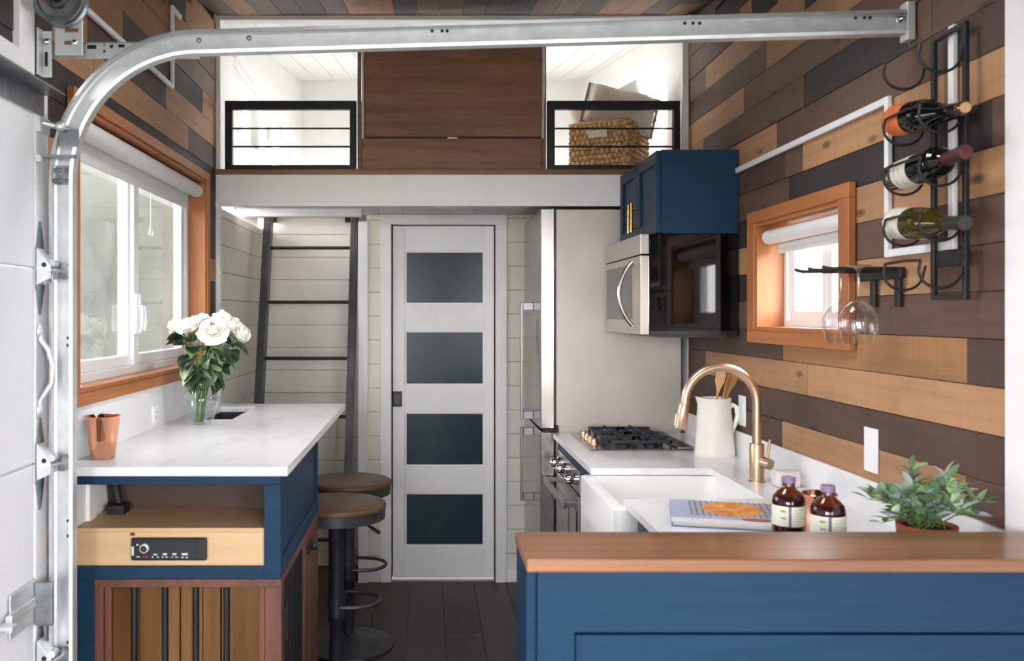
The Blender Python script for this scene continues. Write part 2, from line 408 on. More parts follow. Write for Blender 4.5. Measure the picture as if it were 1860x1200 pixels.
wall_left = struct(wl.build('wall_left', bpy.data.materials['plank_backing']))
lay(wall_left, LW, yl, XL, XL-.012, LH+[(2.5, 4.07, .92, 1.26)], YF, 1.4)

# ---- sloping plank ceiling
ang = math.atan(.16)
cb = MB(); zc = roof(2.9)
cb.add([(-1.2, 2.9, zc+.014), (1.45, 2.9, zc+.014), (1.45, YF, 2.976+.014), (-1.2, YF, 2.976+.014), (-1.2, 2.9, zc+.1), (1.45, 2.9, zc+.1), (1.45, YF, 3.076), (-1.2, YF, 3.076)],
       [(0, 3, 2, 1), (4, 5, 6, 7), (0, 1, 5, 4), (1, 2, 6, 5), (2, 3, 7, 6), (3, 0, 4, 7)])
for a0, a1, b0, b1 in split((-1.2, 1.45, -2.7, 2.9), [(-.28, .52, 2.16, 2.66)]): cb.box(a0, a1, b0, b1, zc, zc+.1)
ceiling = struct(cb.build('ceiling', bpy.data.materials['plank_backing']))
xk = XL+.005; ci = 0
while xk < XR-.01:
    x1 = min(xk+.108, XR); xm = VX+(xk+x1)/2*373
    y = YF; first = True
    while y > 2.95:
        ln = random.uniform(.45, 1.1)
        c = random.choice([MB_, MB_, M2, D2, D2, D3])
        if first:
            if 425 < xm < 470: c, ln = T2, .7
            elif 820 < xm < 960: c = D3
            elif 1090 < xm < 1160: c, ln = T2, .8
            elif xm > 1190 and xm < 1225: c, ln = T2, .3
            elif 970 < xm < 1030: c = M2
        if 655 < xm < 705:
            if first: c, ln = MB_, .06
            elif y > 4.1: c, ln = T, .5
        y0 = max(y-ln, 2.9); ym, L_ = (y+y0)/2, (y-y0)*math.sqrt(1+.16**2)
        o = board('plank', 'plank', (xk+.001, x1-.001, ym-L_/2+.001, ym+L_/2-.001, roof(ym), roof(ym)+.013), ceiling, shade(c, random.uniform(.85, 1.15)), (ang, 0, 0))
        y = y0; first = False
    xk += .108; ci += 1

sl = struct(MB().box(-.31, -.27, 2.13, 2.69, zc+.1, zc+.16).box(.51, .55, 2.13, 2.69, zc+.1, zc+.16).box(-.27, .51, 2.13, 2.17, zc+.1, zc+.16).box(-.27, .51, 2.65, 2.69, zc+.1, zc+.16).box(-.27, .51, 2.375, 2.43, zc+.1, zc+.16).build('added_skylight', 'vinyl'))  # skylight frame added out of view to let light onto the counters
B('pane', 'pane', (-.27, .51, 2.17, 2.65, zc+.12, zc+.125), sl)
# ---- walls under the loft: shiplap boards
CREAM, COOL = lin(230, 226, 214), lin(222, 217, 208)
def shiplap_y(parent, x0, x1, yf, z0, z1, zs, pitch, color, name='shiplap_board'):    # facing the camera
    z = zs
    while z > z0: z -= pitch
    while z < z1:
        a, b = max(z, z0), min(z+pitch, z1)
        if b-a > .004: board(name, 'lap', (x0, x1, yf, yf+.014, a+.0016, b-.0016), parent, shade(color, random.uniform(.985, 1.01)))
        z += pitch
plaster = mat('shiplap_backing', lin(120, 116, 108), .8)
wb = MB()
for a0, a1, b0, b1 in split((-.388, XR+.1, -.1, 2.1), [(-.200, .392, -.2, 2.036)]): wb.box(a0, a1, YB+.014, YB+.11, b0, b1)
wb.box(-.21, .40, YB+.10, YB+.12, 0, 2.05)
wall_back = struct(wb.build('wall_back', plaster))
shiplap_y(wall_back, -.345, -.26, YB, 0, 2.094, H+(VY-400)/318, .1366, CREAM)
shiplap_y(wall_back, .44, XR, YB, 0, 2.094, H+(VY-396)/318, .1366, CREAM)
wa = struct(MB().box(XL-.1, -.388, YA+.014, YA+.1, -.1, 2.25).box(-.388, -.375, YB+.04, YA+.014, -.1, 2.1).build('wall_alcove', plaster))
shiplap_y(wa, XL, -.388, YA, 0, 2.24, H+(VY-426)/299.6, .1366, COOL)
wal = struct(MB().box(XL-.14, XL-.0125, YF, YA+.1, -.1, 2.05).build('wall_alcove_left', plaster))
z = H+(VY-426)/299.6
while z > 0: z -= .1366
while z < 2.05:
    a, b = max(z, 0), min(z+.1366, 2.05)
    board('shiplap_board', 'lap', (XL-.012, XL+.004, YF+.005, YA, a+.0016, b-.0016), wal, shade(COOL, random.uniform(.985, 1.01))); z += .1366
war = struct(MB().box(XR, XR+.1, YF, YB+.1, -.1, 2.1).build('wall_behind_fridge', 'white'))
# rear end of the room, behind the camera
wr = MB()
for a0, a1, b0, b1 in split((XL-.14, XR+.14, -.1, 2.8), [(-1.0, -.4, .2, 2.5), (.88, 1.24, .2, 2.5)]): wr.box(a0, a1, -2.8, -2.7, b0, b1)
struct(wr.build('wall_rear', 'white'))

# ---- soffit boards under the loft, loft floor
lf = MB()
for a0, a1, b0, b1 in split((XL-.1, XR+.1, YF-.002, YL), [(-.99, -.40, 4.78, 5.30)]): lf.box(a0, a1, b0, b1, 2.11, 2.2)
loft_floor = struct(lf.build('ceiling_under_loft', 'white'))
x = -.40
while x < XR:
    board('soffit_board', 'lap', (x+.0015, min(x+.1345, XR)-.0015, YF, YB+.02, 2.094, 2.108), loft_floor, lin(226, 226, 226)); x += .1345
x = XL
while x < -.42:
    board('soffit_board', 'lap', (x+.0015, min(x+.1345, -.40)-.0015, YF, 4.78, 2.094, 2.108), loft_floor, lin(226, 226, 226)); x += .1345
# ---- fascia and its trims
t1 = struct(B('trim_1', 'white', (XL, .95, YF-.02, YF, 2.048, 2.201), None, .002))
B('lower_lip', 'white', (XL, .95, YF-.026, YF-.02, 2.048, 2.068), t1, .0015)
struct(B('trim_2', 'walnutp', (XL, XR, YF-.04, YF+.06, 2.201, 2.224), None, .002))
t3 = struct(B('trim_3', 'white', (XL, XL+.022, YF-.012, YF+.05, 2.224, 2.955), None, .002))
B('head_casing', 'white', (XL, XR, YF-.012, YF+.05, 2.953, 2.976), t3, .002)
B('side_casing', 'white', (XR-.03, XR, YF-.012, YF+.05, 2.224, 2.955), t3, .002)
struct(B('trim_4', 'white', (XL, XL+.02, YF-.02, YF+.03, 0, 2.05), None, .002))
t5 = struct(B('trim_5', 'white', (-.389, -.334, YB-.035, YA, 0, 2.05), None, .002))
B('alcove_header', 'white', (-.985, -.352, 4.74, 4.78, 2.05, 2.094), t5, .002)
for x in (415+13, 453, 499, 545, 592, 639):
    MB().cyl(P(x, 377, 337)+Vector((0, -.01, -.002)), P(x, 377, 337)+Vector((0, .004, -.002)), .0045, 8).build('screw_head', 'gun', t5)

# ---- loft shell
lw = MB()
for a0, a1, b0, b1 in split((YF, YL+.1, 2.2, 3.6), [(4.66, 6.4, 2.46, 2.92)]):
    lw.box(XL-.1, XL, a0, a1, b0, b1)
wll = struct(lw.build('wall_loft_left', 'white'))
lw = MB()
for a0, a1, b0, b1 in split((YF, YL+.1, 2.2, 3.6), [(4.66, 6.4, 2.46, 2.92)]):
    lw.box(XR, XR+.1, a0, a1, b0, b1)
wlr = struct(lw.build('wall_loft_right', 'white'))
wlb = struct(MB().box(XL-.1, XR+.1, YL, YL+.1, 2.1, 3.7).build('wall_loft_back', 'white'))
lc = struct(MB().box(-1.13, 1.38, -1.6, 1.6, .014, .08).xf(Matrix.Translation((0, (YF+YL)/2, roof((YF+YL)/2))) @ Matrix.Rotation(ang, 4, 'X')).build('ceiling_loft', 'white'))
x = XL
while x < XR:
    ym = (YF+YL)/2; ll = (YL-YF)/2*math.sqrt(1+.16**2)
    board('ceiling_board', 'lap', (x+.002, min(x+.14, XR)-.002, ym-ll+.06, ym+ll, roof(ym), roof(ym)+.013), lc, lin(232, 231, 228), (ang, 0, 0)); x += .14

def make_window(name, xw, inward, y0, y1, z0, z1, sashes, haze_veil=None, fr=.045):
    """white vinyl window standing in a side wall; inward = +1 when the room lies towards +X"""
    d = lambda a, b: (min(xw+inward*a, xw+inward*b), max(xw+inward*a, xw+inward*b))
    f = MB(); xa, xb = d(-.03, .03)
    for dims in ((y0, y1, z0, z0+fr), (y0, y1, z1-fr, z1), (y0, y0+fr, z0+fr, z1-fr), (y1-fr, y1, z0+fr, z1-fr)): f.box(xa, xb, *dims)
    w_ = struct(f.build(name, 'vinyl', None, .003))
    n = len(sashes)-1
    for i in range(n):
        a, b = sashes[i], sashes[i+1]; sf = MB(); xa, xb = d(-.02, .018); q = .038
        for dims in ((a, b, z0+fr, z0+fr+q), (a, b, z1-fr-q, z1-fr), (a, a+q, z0+fr+q, z1-fr-q), (b-q, b, z0+fr+q, z1-fr-q)): sf.box(xa, xb, *dims)
        so = sf.build('sash', 'vinyl', w_, .003)
        xa, xb = d(-.004, 0); B('pane', 'pane', (xa, xb, a+q, b-q, z0+fr+q, z1-fr-q), so)
        if haze_veil:
            xa, xb = d(.010, .011); B('haze_sheet', haze_veil, (xa, xb, a+q, b-q, z0+fr+q, z1-fr-q), so)
    return w_
w1 = make_window('window_1', -1.115, 1, 2.545, 4.025, 1.29, 2.135, (2.59, 3.272, 3.98), 'haze_veil')
B('mullion', 'vinyl', (-1.14, -1.078, 3.245, 3.30, 1.335, 2.09), w1, .003)
for yy in (3.255, 3.292):
    h_ = MB().box(-1.078, -1.068, yy-.012, yy+.012, 1.45, 1.60).build('sash_lock', 'plastic', w1, .004)
    MB().tube([(-1.068, yy, 1.555), (-1.052, yy, 1.55), (-1.05, yy-.003, 1.49), (-1.055, yy-.004, 1.46)], .006, 8).build('lever', 'plastic', h_)
w2 = make_window('window_2', 1.39, -1, 2.675, 3.366, 1.46, 1.87, (2.715, 3.02, 3.326), None, .036)
make_window('window_3', XL-.05, 1, 4.66, 6.4, 2.46, 2.92, (4.71, 5.26, 5.8, 6.35))
make_window('window_4', XR+.05, -1, 4.66, 6.4, 2.46, 2.92, (4.71, 5.26, 5.8, 6.35))
# cedar casings and reveals
def casing(name, xf, xw, y0, y1, z0, z1, cs, ct, proud):
    """boards round an opening: y0..z1 is the clear opening, cs/ct side and head widths"""
    lo, hi = min(xf, xf+proud), max(xf, xf+proud)
    t = struct(MB().box(lo, hi, y0-cs, y1+cs, z1, z1+ct).build(name, 'cedary', None, .002))
    B('bottom_casing', 'cedary', (lo, hi, y0-cs, y1+cs, z0-ct, z0), t, .002)
    B('side_casing', 'cedarz', (lo, hi, y0-cs, y0, z0, z1), t, .002)
    B('side_casing', 'cedarz', (lo, hi, y1, y1+cs, z0, z1), t, .002)
    a, b = min(xw, xf+proud*.6), max(xw, xf+proud*.6)
    B('head_jamb', 'cedary', (a, b, y0+.001, y1-.001, z1-.014, z1-.0005), t)
    B('sill_board', 'cedary', (a, b, y0+.001, y1-.001, z0+.0005, z0+.016), t)
    B('side_jamb', 'cedarz', (a, b, y0+.0005, y0+.014, z0+.016, z1-.014), t)
    B('side_jamb', 'cedarz', (a, b, y1-.014, y1-.0005, z0+.016, z1-.014), t)
    return t
casing('trim_6', XL+.0025, -1.084, 2.545, 4.025, 1.29, 2.135, .045, .036, .022)
casing('trim_7', XR-.003, 1.359, 2.675, 3.366, 1.46, 1.87, .068, .045, -.022)

# ---- unseen right door, made solid to cut daylight, with its white casing
t8 = struct(B('trim_8', 'white', (XR-.018, XR+.02, 1.80, 1.914, 0, 2.32), None, .003))
B('head_casing', 'white', (XR-.018, XR+.02, -.3, 1.80, 2.12, 2.32), t8, .003)
B('side_casing', 'white', (XR-.018, XR+.02, -.3, -.2, 0, 2.12), t8, .003)
d3 = struct(MB().box(XR+.04, XR+.09, -.2, 1.8, 0, 2.12).build('door_3', 'white'))
for a, b in ((-.1, .75), (.85, 1.7)): B('panel', 'white', (XR+.03, XR+.04, a, b, .1, 2.02), d3, .004)
for nm, x0, x1 in (('added_window_5', -1.0, -.4), ('added_window_6', .88, 1.24)):  # unseen rear windows, added to bring daylight into the kitchen
    rw = struct(MB().box(x0, x1, -2.78, -2.73, .2, .26).box(x0, x1, -2.78, -2.73, 2.44, 2.5).build(nm, 'vinyl'))
    for a in (x0, x1-.05): B('stile', 'vinyl', (a, a+.05, -2.78, -2.73, .26, 2.44), rw)
for nm, x0 in (('added_window_7', XL-.1), ('added_window_8', XR+.06)):  # unseen side windows behind the camera, added for their daylight
    rw = struct(MB().box(x0, x0+.04, -2.4, -.4, .7, .76).box(x0, x0+.04, -2.4, -.4, 2.14, 2.2).build(nm, 'vinyl'))
    for a in (-2.4, -1.43, -.46): B('stile', 'vinyl', (x0, x0+.04, a, a+.06, .76, 2.14), rw)

# ---- white panelled pocket door
dr = struct(B('door_1', 'white', (-.194, -.125, YB+.03, YB+.066, .012, 2.032), None, .0015))
s_ = 318.; dx0, dx1 = -.1235, .3305
B('stile', 'white', (.3305, .386, YB+.03, YB+.066, .012, 2.032), dr, .0015)
zt = [2.032]+[H+(VY-y)/s_ for y in (455, 552, 601, 700, 750, 848, 897, 994)]+[.012]
for i in range(0, 10, 2): B('rail', 'white', (dx0-.001, dx1, YB+.03, YB+.066, zt[i+1], zt[i]), dr, .0015)
for i in range(1, 9, 2):
    B('pane', 'dkglass', (dx0, dx1, YB+.048, YB+.055, zt[i+1], zt[i]), dr)
    be = MB(); q = .008
    for a in ((dx0, dx1, zt[i]-q, zt[i]), (dx0, dx1, zt[i+1], zt[i+1]+q), (dx0, dx0+q, zt[i+1]+q, zt[i]-q), (dx1-q, dx1, zt[i+1]+q, zt[i]-q)): be.box(a[0], a[1], YB+.036, YB+.049, a[2], a[3])
    be.build('glazing_bead', 'white', dr)
lp = B('latch_plate', 'black', (-.200+.006, -.142, YB+.021, YB+.03, H+(VY-739)/s_, H+(VY-711)/s_), dr, .002)
B('finger_pull', 'blackp', (-.183, -.154, YB+.0195, YB+.0215, H+(VY-733)/s_, H+(VY-717)/s_), lp)
t9 = struct(B('trim_9', 'white', (-.264, -.202, YB-.022, YB+.02, 0, 2.036), None, .002))
B('side_casing', 'white', (.394, .456, YB-.022, YB+.02, 0, 2.036), t9, .002)
B('head_casing', 'white', (-.264, .456, YB-.022, YB+.02, 2.036, 2.092), t9, .002)
struct(B('baseboard_back', 'white', (.458, .62, YB-.016, YB, 0, .075), None, .002))
struct(B('baseboard_strip', 'white', (-.334, -.265, YB-.016, YB, 0, .075), None, .002))
rl = thing('ceiling_light', 'small round white disc light in the white boarded ceiling near the door', 'ceiling light', (.13, 4.62, 2.094))
MB().lathe([(.001, -.012), (.06, -.012), (.085, -.008), (.09, 0)], 32, (.13, 4.62, 2.094)).build('trim_ring', 'plastic', rl)
MB().lathe([(.001, -.016), (.045, -.015), (.058, -.0115)], 28, (.13, 4.62, 2.094), cap=False).build('lens', 'white', rl)

# ================================================================== GARAGE DOOR AND ITS HARDWARE (left)
gd = struct(bpy.data.objects.new('door_2', None)); COL.objects.link(gd)
XG = -1.0
zj = [.03, .145, .636, 1.140, 1.640, 2.10]
for a, b in zip(zj, zj[1:]):
    B('door_section', 'garage', (XG-.045, XG, -.16, 2.243, a+.002, b-.002), gd, .004)
    B('end_stile', 'garage', (XG-.045, XG+.003, 2.245, 2.319, a+.002, b-.002), gd, .002)
st = MB().box(XG+.003, XG+.063, -.16, 2.285, 2.088, 2.093).box(XG+.003, XG+.008, -.16, 2.285, 2.035, 2.088).build('strut', 'galvd', gd)
MB().cyl((XG+.02, 2.262, 2.093), (XG+.02, 2.262, 2.10), .012, 6).build('bolt', 'galv', gd)
def hinge(z):
    h = MB()
    h.add([(XG+.0035, 2.262, z+.12), (XG+.0035, 2.272, z+.12), (XG+.0035, 2.292, z+.05), (XG+.0035, 2.245, z+.05), (XG+.0035, 2.245, z-.05), (XG+.0035, 2.292, z-.05), (XG+.0035, 2.272, z-.12), (XG+.0035, 2.262, z-.12)],
          [(0, 3, 4, 7, 6, 5, 2, 1)])
    o = h.build('hinge_strap', 'galvd', gd, solid=.004)
    w_ = MB().add([(XG+.005, 2.248, z+.05), (XG+.04, 2.248, z+.005), (XG+.042, 2.248, z-.025), (XG+.005, 2.248, z-.042)], [(0, 1, 2, 3)])
    w_.add([(XG+.005, 2.29, z+.05), (XG+.04, 2.29, z+.005), (XG+.042, 2.29, z-.025), (XG+.005, 2.29, z-.042)], [(0, 1, 2, 3)])
    w_.add([(XG+.005, 2.248, z+.05), (XG+.04, 2.248, z+.005), (XG+.04, 2.29, z+.005), (XG+.005, 2.29, z+.05)], [(0, 1, 2, 3)])
    w_.build('roller_bracket', 'galv', o, solid=.003)
    MB().cyl((XG+.024, 2.2455, z+.008), (XG+.024, 2.25, z+.008), .0065, 10).build('bolt_hole', 'blackp', o)
    MB().cyl((XG+.033, 2.243, z-.016), (XG+.033, 2.25, z-.016), .007, 10).build('rivet', 'galv', o)
    MB().cyl((XG+.036, 2.25, z-.006), (XG+.05, 2.318, z-.006), .006, 10).cyl((XG+.036, 2.262, z+.012), (XG+.036, 2.288, z+.012), .01, 10).build('roller_stem', 'galv', o)
    MB().cyl((XG+.05, 2.296, z-.006), (XG+.05, 2.308, z-.006), .021, 20).build('roller', 'galvd', o)
for z in zj[2:5]: hinge(z)
# top roller arm
ta = MB().box(XG+.003, XG+.012, 2.25, 2.31, 1.99, 2.03).build('top_bracket', 'galv', gd)
MB().cyl((XG+.012, 2.27, 2.015), (XG+.075, 2.285, 2.0), .008, 10).ball((XG+.06, 2.262, 2.004), .014).build('roller_stem', 'galv', ta)
MB().box(XG+.05, XG+.10, 2.275, 2.278, 1.955, 2.0).box(XG+.003, XG+.095, 2.262, 2.278, 1.925, 1.932).xf(Matrix.Identity(4)).build('bracket_plate', 'galvd', ta)
MB().cyl((XG+.008, 2.255, 1.92), (XG+.008, 2.245, 1.92), .01, 6).build('bolt', 'galv', ta)
# pull handle
ph = MB().tube([(XG+.006, 2.262, 1.475), (XG+.010, 2.262, 1.455), (XG+.028, 2.265, 1.43), (XG+.038, 2.266, 1.39), (XG+.036, 2.266, 1.345), (XG+.018, 2.263, 1.315), (XG+.008, 2.262, 1.30), (XG+.006, 2.262, 1.28)], .0075, 10).build('pull_handle', 'galv', gd)
for z in (1.478, 1.275): MB().ball((XG+.006, 2.262, z), (.008, .014, .02)).build('handle_foot', 'galv', ph)
# slide lock
lk = MB().box(XG+.003, XG+.008, 2.10, 2.24, .745, .85).build('lock_plate', 'galv', gd, .002)
MB().box(XG+.008, XG+.055, 2.225, 2.235, .735, .845).build('lock_case', 'galvd', lk, .003)
MB().box(XG+.008, XG+.014, 2.07, 2.225, .785, .81).box(XG+.014, XG+.03, 2.06, 2.07, .775, .815).build('lock_bolt', 'galv', lk, .002)
MB().box(XG+.008, XG+.045, 2.03, 2.06, .79, .80).build('lock_tab', 'galv', lk, .002)
# header trims above the door
t10 = struct(B('trim_10', 'white', (XL-.01, XL+.02, -.2, 2.18, 2.135, 2.18), None, .003))
B('spring_pad', 'white', (XL-.004, XL+.018, 2.18, 2.264, 2.135, 2.74), t10, .003)

trk = thing('garage_door_track', 'galvanised steel garage door track curving from upright to overhead', 'door track', (-.95, 2.286, 0))
path = [Vector((-.95, 2.286, .0)), Vector((-.95, 2.286, 1.0)), Vector((-.95, 2.286, 1.873))]
for i in range(1, 25):
    a = math.pi-(math.pi/2-.027)*i/24; path.append(Vector((-.593+.357*math.cos(a), 2.286, 1.873+.357*math.sin(a))))
path.append(Vector((.3, 2.286, path[-1].z+(.3-path[-1].x)*.0285))); path.append(Vector((1.262, 2.286, path[-1].z+.962*.0285)))
prof = [(-.031, 0), (-.031, .03), (-.024, .034), (.024, .034), (.031, .03), (.031, 0), (.022, -.002), (.022, .002), (.028, .004), (.028, .026), (.022, .030), (-.022, .030), (-.028, .026), (-.028, .004), (-.022, .002), (-.022, -.002)]
def tframe(i):
    t = (path[min(i+1, len(path)-1)]-path[max(i-1, 0)]).normalized(); V = Vector((0, 1, 0)); return (V.cross(t).normalized(), V)
o = MB().sweep(path, prof, tframe).build('rail', 'galv', trk)
for x, y in ((785, 57), (803, 57), (812, 57), (1243, 43), (1258, 43), (1270, 43), (1553, 33), (1569, 33), (1579, 33)):
    p = P(x, y, 690); MB().cyl((p.x*1.0, 2.314, p.z), (p.x, 2.3165, p.z), .0045, 10).build('bolt_hole', 'blackp', trk)
for x, y in ((362, 74), (453, 70)):
    p = P(x, y, 690); MB().ball((p.x, 2.314, p.z), (.007, .004, .007)).build('bolt', 'galvd', trk)
for z in (1.90, 1.872):
    for x in (-.975, -.962, -.945): MB().ball((x, 2.314, z), (.006, .005, .006)).build('bolt', 'galvd', trk)
B('splice_plate', 'galvd', (-.981, -.919, 2.3125, 2.3155, 1.862, 1.912), trk)
for z in (1.36+.08, 1.36+.10, .98, .94, .66, .63): MB().cyl((-.942, 2.314, z), (-.942, 2.3165, z), .0045, 10).build('bolt_hole', 'blackp', trk)
eb = MB().box(1.247, 1.268, 2.284, 2.322, 2.235, 2.335).build('end_bracket', 'galv', trk, .002)
MB().ball((1.238, 2.30, 2.292), (.012, .014, .01)).build('bolt', 'chrome', trk)
# flag bracket and perforated angle
fb = thing('track_support_angle', 'perforated galvanised steel bar behind the curve of the track', 'bracket', (-.98, 2.33, 2.2))
MB().box(-.99, -.60, 2.326, 2.329, 2.197, 2.240).box(-.99, -.60, 2.326, 2.345, 2.238, 2.241).build('bar', 'galv', fb)
for x, y, ww, hh in ((165, 84, .012, .005), (201, 83, .004, .004), (219, 82, .008, .004), (188, 80, .002, .002), (188, 92, .003, .003)):
    p = P(x, y, 690); B('slot', 'blackp', (p.x-ww, p.x+ww, 2.3245, 2.3262, p.z-hh, p.z+hh), fb)
dm = thing('cable_drum', 'grey cast cable drum on its bracket above the garage door', 'cable drum', (-.945, 2.25, 2.33))
c = Vector((-.945, 2.262, 2.332)); RX = Matrix.Translation(c) @ Matrix.Rotation(R90, 4, 'X')
MB().lathe([(.001, .006), (.018, .006), (.020, .016), (.026, .016), (.030, .007), (.050, .006), (.053, .011), (.064, .011), (.066, .009), (.066, .004), (.059, .001), (.059, -.022), (.066, -.026), (.066, -.032), (.02, -.032)], 40).xf(RX).build('drum', 'galvd', dm, sharp=24)
MB().cyl((c.x, 2.18, c.z), (c.x, 2.315, c.z), .0125, 16).build('shaft', 'gun', dm)
MB().ball((c.x-.028, c.y-.026, c.z-.008), (.008, .006, .008)).build('set_screw', 'markr', dm)
MB().box(c.x-.012, c.x+.012, c.y-.03, c.y-.016, c.z-.01, c.z+.012).build('hub', 'blackp', dm, .004)
bk = MB().box(-.97, -.897, 2.296, 2.30, 2.197, 2.37).build('bracket', 'galv', dm, .002)
MB().box(-1.003, -.999, 2.265, 2.30, 2.14, 2.26).box(-1.003, -.978, 2.297, 2.30, 2.14, 2.26).build('wall_flange', 'galv', bk)
for x, z, ww in ((-.925, 2.262, .017), (-.935, 2.229, .009)): B('slot', 'walnutp', (x-ww, x+ww, 2.2945, 2.2965, z-.005, z+.005), bk)
for x, z in ((-.918, 2.229), (-.99, 2.232)): MB().ball((x, 2.294, z), (.009, .006, .009), 8, 6).build('bolt', 'chrome', bk)
B('slot', 'blackp', (-.995, -.988, 2.295, 2.2972, 2.168, 2.205), bk)

# ================================================================== LEFT COUNTER UNIT
YI, YI2, XI = 2.462, 3.31, -.408
cab = thing('counter_cabinet', 'navy counter cabinet with open cubby and walnut crate below', 'cabinet', (-.7, 2.88, 0))
nv = lambda n, d, b=.0015: B(n, 'navy', d, cab, b)
nv('top_rail', (-1.0, XI, YI, YI+.02, 1.046, 1.074))
nv('right_stile', (-.455, XI, YI, YI+.02, .782, 1.046))
nv('bottom_rail', (-.985, -.455, YI, YI+.02, .782, .817))
nv('left_stile', (-1.0, -.985, YI, YI+.02, .782, 1.046))
nv('lower_left_panel', (-1.0, -.929, YI, YI+.02, 0, .782))
sp = nv('side_panel', (XI-.02, XI-.008, YI+.02, YI2, .782, 1.074))
for d in ((XI-.008, XI, YI+.02, YI2-.03, .782, .832), (XI-.008, XI, YI2-.03, YI2, .782, 1.074), (XI-.008, XI, YI+.02, YI+.035, .832, 1.074)): B('side_rail', 'navy', d, sp, .001)
nv('back_panel', (-1.0, XI-.02, YI2-.018, YI2, 0, 1.074))
B('cubby_back', 'darkply', (-.985, XI-.02, 2.72, 2.735, .917, 1.074), cab)
B('cubby_shelf', 'ply', (-.985, -.43, YI+.006, 2.72, .911, .924), cab, .002)
B('cubby_side', 'white', (-.998, -.985, YI+.02, 2.72, .924, 1.074), cab)
B('side_batten', 'white', (-.985, -.975, 2.55, 2.60, .924, 1.074), cab)
dw = B('radio_panel', 'ply', (-.985, -.455, YI+.012, YI+.024, .817, .911), cab, .0015)
MB().ball((-.826, YI+.012, .905), (.008, .002, .005), 10, 6).build('knot', mat('wood_knot', lin(110, 62, 30), .6), dw)
# crate of walnut posts and black rods
B('crate_top_rail', 'walnuty', (-.929, XI+.002, YI-.003, YI+.03, .760, .782), cab, .0015)
B('crate_left_post', 'walnutz', (-.929, -.904, YI, YI+.03, 0, .760), cab, .0015)
B('crate_inner_post', 'walnutz', (-.904, -.886, YI+.012, YI+.03, 0, .760), cab, .0015)
B('crate_right_post', 'walnutz', (-.452, XI+.002, YI, YI+.045, 0, .760), cab, .0015)
B('crate_inner_post', 'walnutz', (-.470, -.454, YI+.010, YI+.03, 0, .760), cab, .0015)
for x in (243, 299, 355, 411): 
    X = (x-VX)/646; MB().cyl((X, YI+.02, .02), (X, YI+.02, .765), .0095, 14).build('black_rod', 'black', cab)
xs = [-.985, -.845, -.705, -.57, -.428]
for a, b in zip(xs, xs[1:]): B('back_slat', 'plyz', (a+.003, b-.003, 3.02, 3.035, .02, .765), cab)
B('back_batten', 'plyz', (-.80, -.765, 3.0, 3.02, .02, .765), cab, .002)
B('crate_side', 'plyz', (-.998, -.985, YI+.03, 3.03, .02, .78), cab)
B('crate_roof', 'plyz', (-.985, -.43, YI+.03, 3.03, .786, .80), cab)
B('crate_floor', 'ply', (-.985, -.43, YI+.03, 3.03, 0, .02), cab)
B('side_top_rail', 'walnuty', (XI-.02, XI+.002, YI+.045, YI2, .762, .782), cab, .0015)
gt = B('gate_stile', 'walnutz', (XI-.022, XI, 2.95, 3.06, .02, .755), cab, .0015)
B('gate_post', 'walnutz', (XI-.022, XI, 3.075, YI2, 0, .760), cab, .0015)
for i in range(9):
    y = 2.545+i*.046; MB().cyl((XI-.012, y, .03), (XI-.012, y, .762), .0085, 12).build('black_rod', 'black', cab)
hg = MB().box(XI-.002, XI+.008, 2.50, 2.516, .60, .69).build('gate_hinge', 'black', cab, .003)
MB().cyl((XI+.008, 2.522, .59), (XI+.008, 2.522, .70), .006, 10).build('hinge_pin', 'black', hg)
lt = MB().box(XI, XI+.012, 3.0, 3.1, .705, .735).build('gate_latch', 'black', cab, .003)
MB().ball((XI+.02, 3.03, .725), .014, 10, 6).build('latch_knob', 'black', lt)

cs = MB()
for a0, a1, b0, b1 in split((XL+.001, -.385, 2.435, 4.178), [(-.945, -.785, 3.55, 4.05)]): cs.box(a0, a1, b0, b1, 1.075, 1.10)
ct = cs.build('quartz_counter', 'quartz', None)
tag(ct, 'white quartz breakfast counter with a square cutout beside the left window', 'countertop')
bs_ = MB()
for d in ((-.947, -.783, 3.548, 3.552, .985, 1.0745), (-.947, -.783, 4.048, 4.052, .985, 1.0745), (-.949, -.945, 3.552, 4.048, .985, 1.0745), (-.785, -.781, 3.552, 4.048, .985, 1.0745), (-.949, -.781, 3.548, 4.052, .98, .985)): bs_.box(*d)
tag(bs_.build('bar_sink', 'gun'), 'dark steel bar sink set in the cutout of the white counter', 'sink')
tag(B('left_backsplash', 'quartz', (XL+.001, XL+.014, 2.40, 4.25, 1.1005, 1.2535), None, .001), 'low white quartz backsplash under the big left window', 'backsplash')
# counter bracket that carries the overhang
tag(MB().box(-1.018, -.98, 3.32, 4.16, 1.035, 1.0745).box(-1.018, -.98, 4.10, 4.16, 0, 1.035).build('counter_cleat', 'navy', None, .002), 'navy cleat carrying the counter overhang along the wall', 'support')

ra = thing('car_radio', 'black car radio with a round silver-ringed knob in the pale panel', 'radio', (-.72, YI+.01, .84))
zr0, zr1 = H+(VY-1018)/650, H+(VY-977)/650
xr0, xr1 = (238-VX)/650, (375-VX)/650
B('bezel', 'blackp', (xr0, xr1, YI-.002, YI+.012, zr0, zr1), ra, .004)
B('display', 'led', (xr0+.045, xr1-.03, YI-.0045, YI-.002, zr0+.008, zr1-.008), ra)
kn = MB().lathe([(.0125, -.0), (.0125, .010), (.0095, .013), (.009, .010)], 28).xf(Matrix.Translation((xr0+.039, YI-.002, zr0+.036)) @ Matrix.Rotation(R90, 4, 'X')).build('knob_ring', 'plastic', ra)
MB().lathe([(.001, .0105), (.0092, .0105), (.0092, .0)], 24, cap=False).xf(Matrix.Translation((xr0+.039, YI-.002, zr0+.036)) @ Matrix.Rotation(R90, 4, 'X')).build('knob_face', 'blackp', kn)
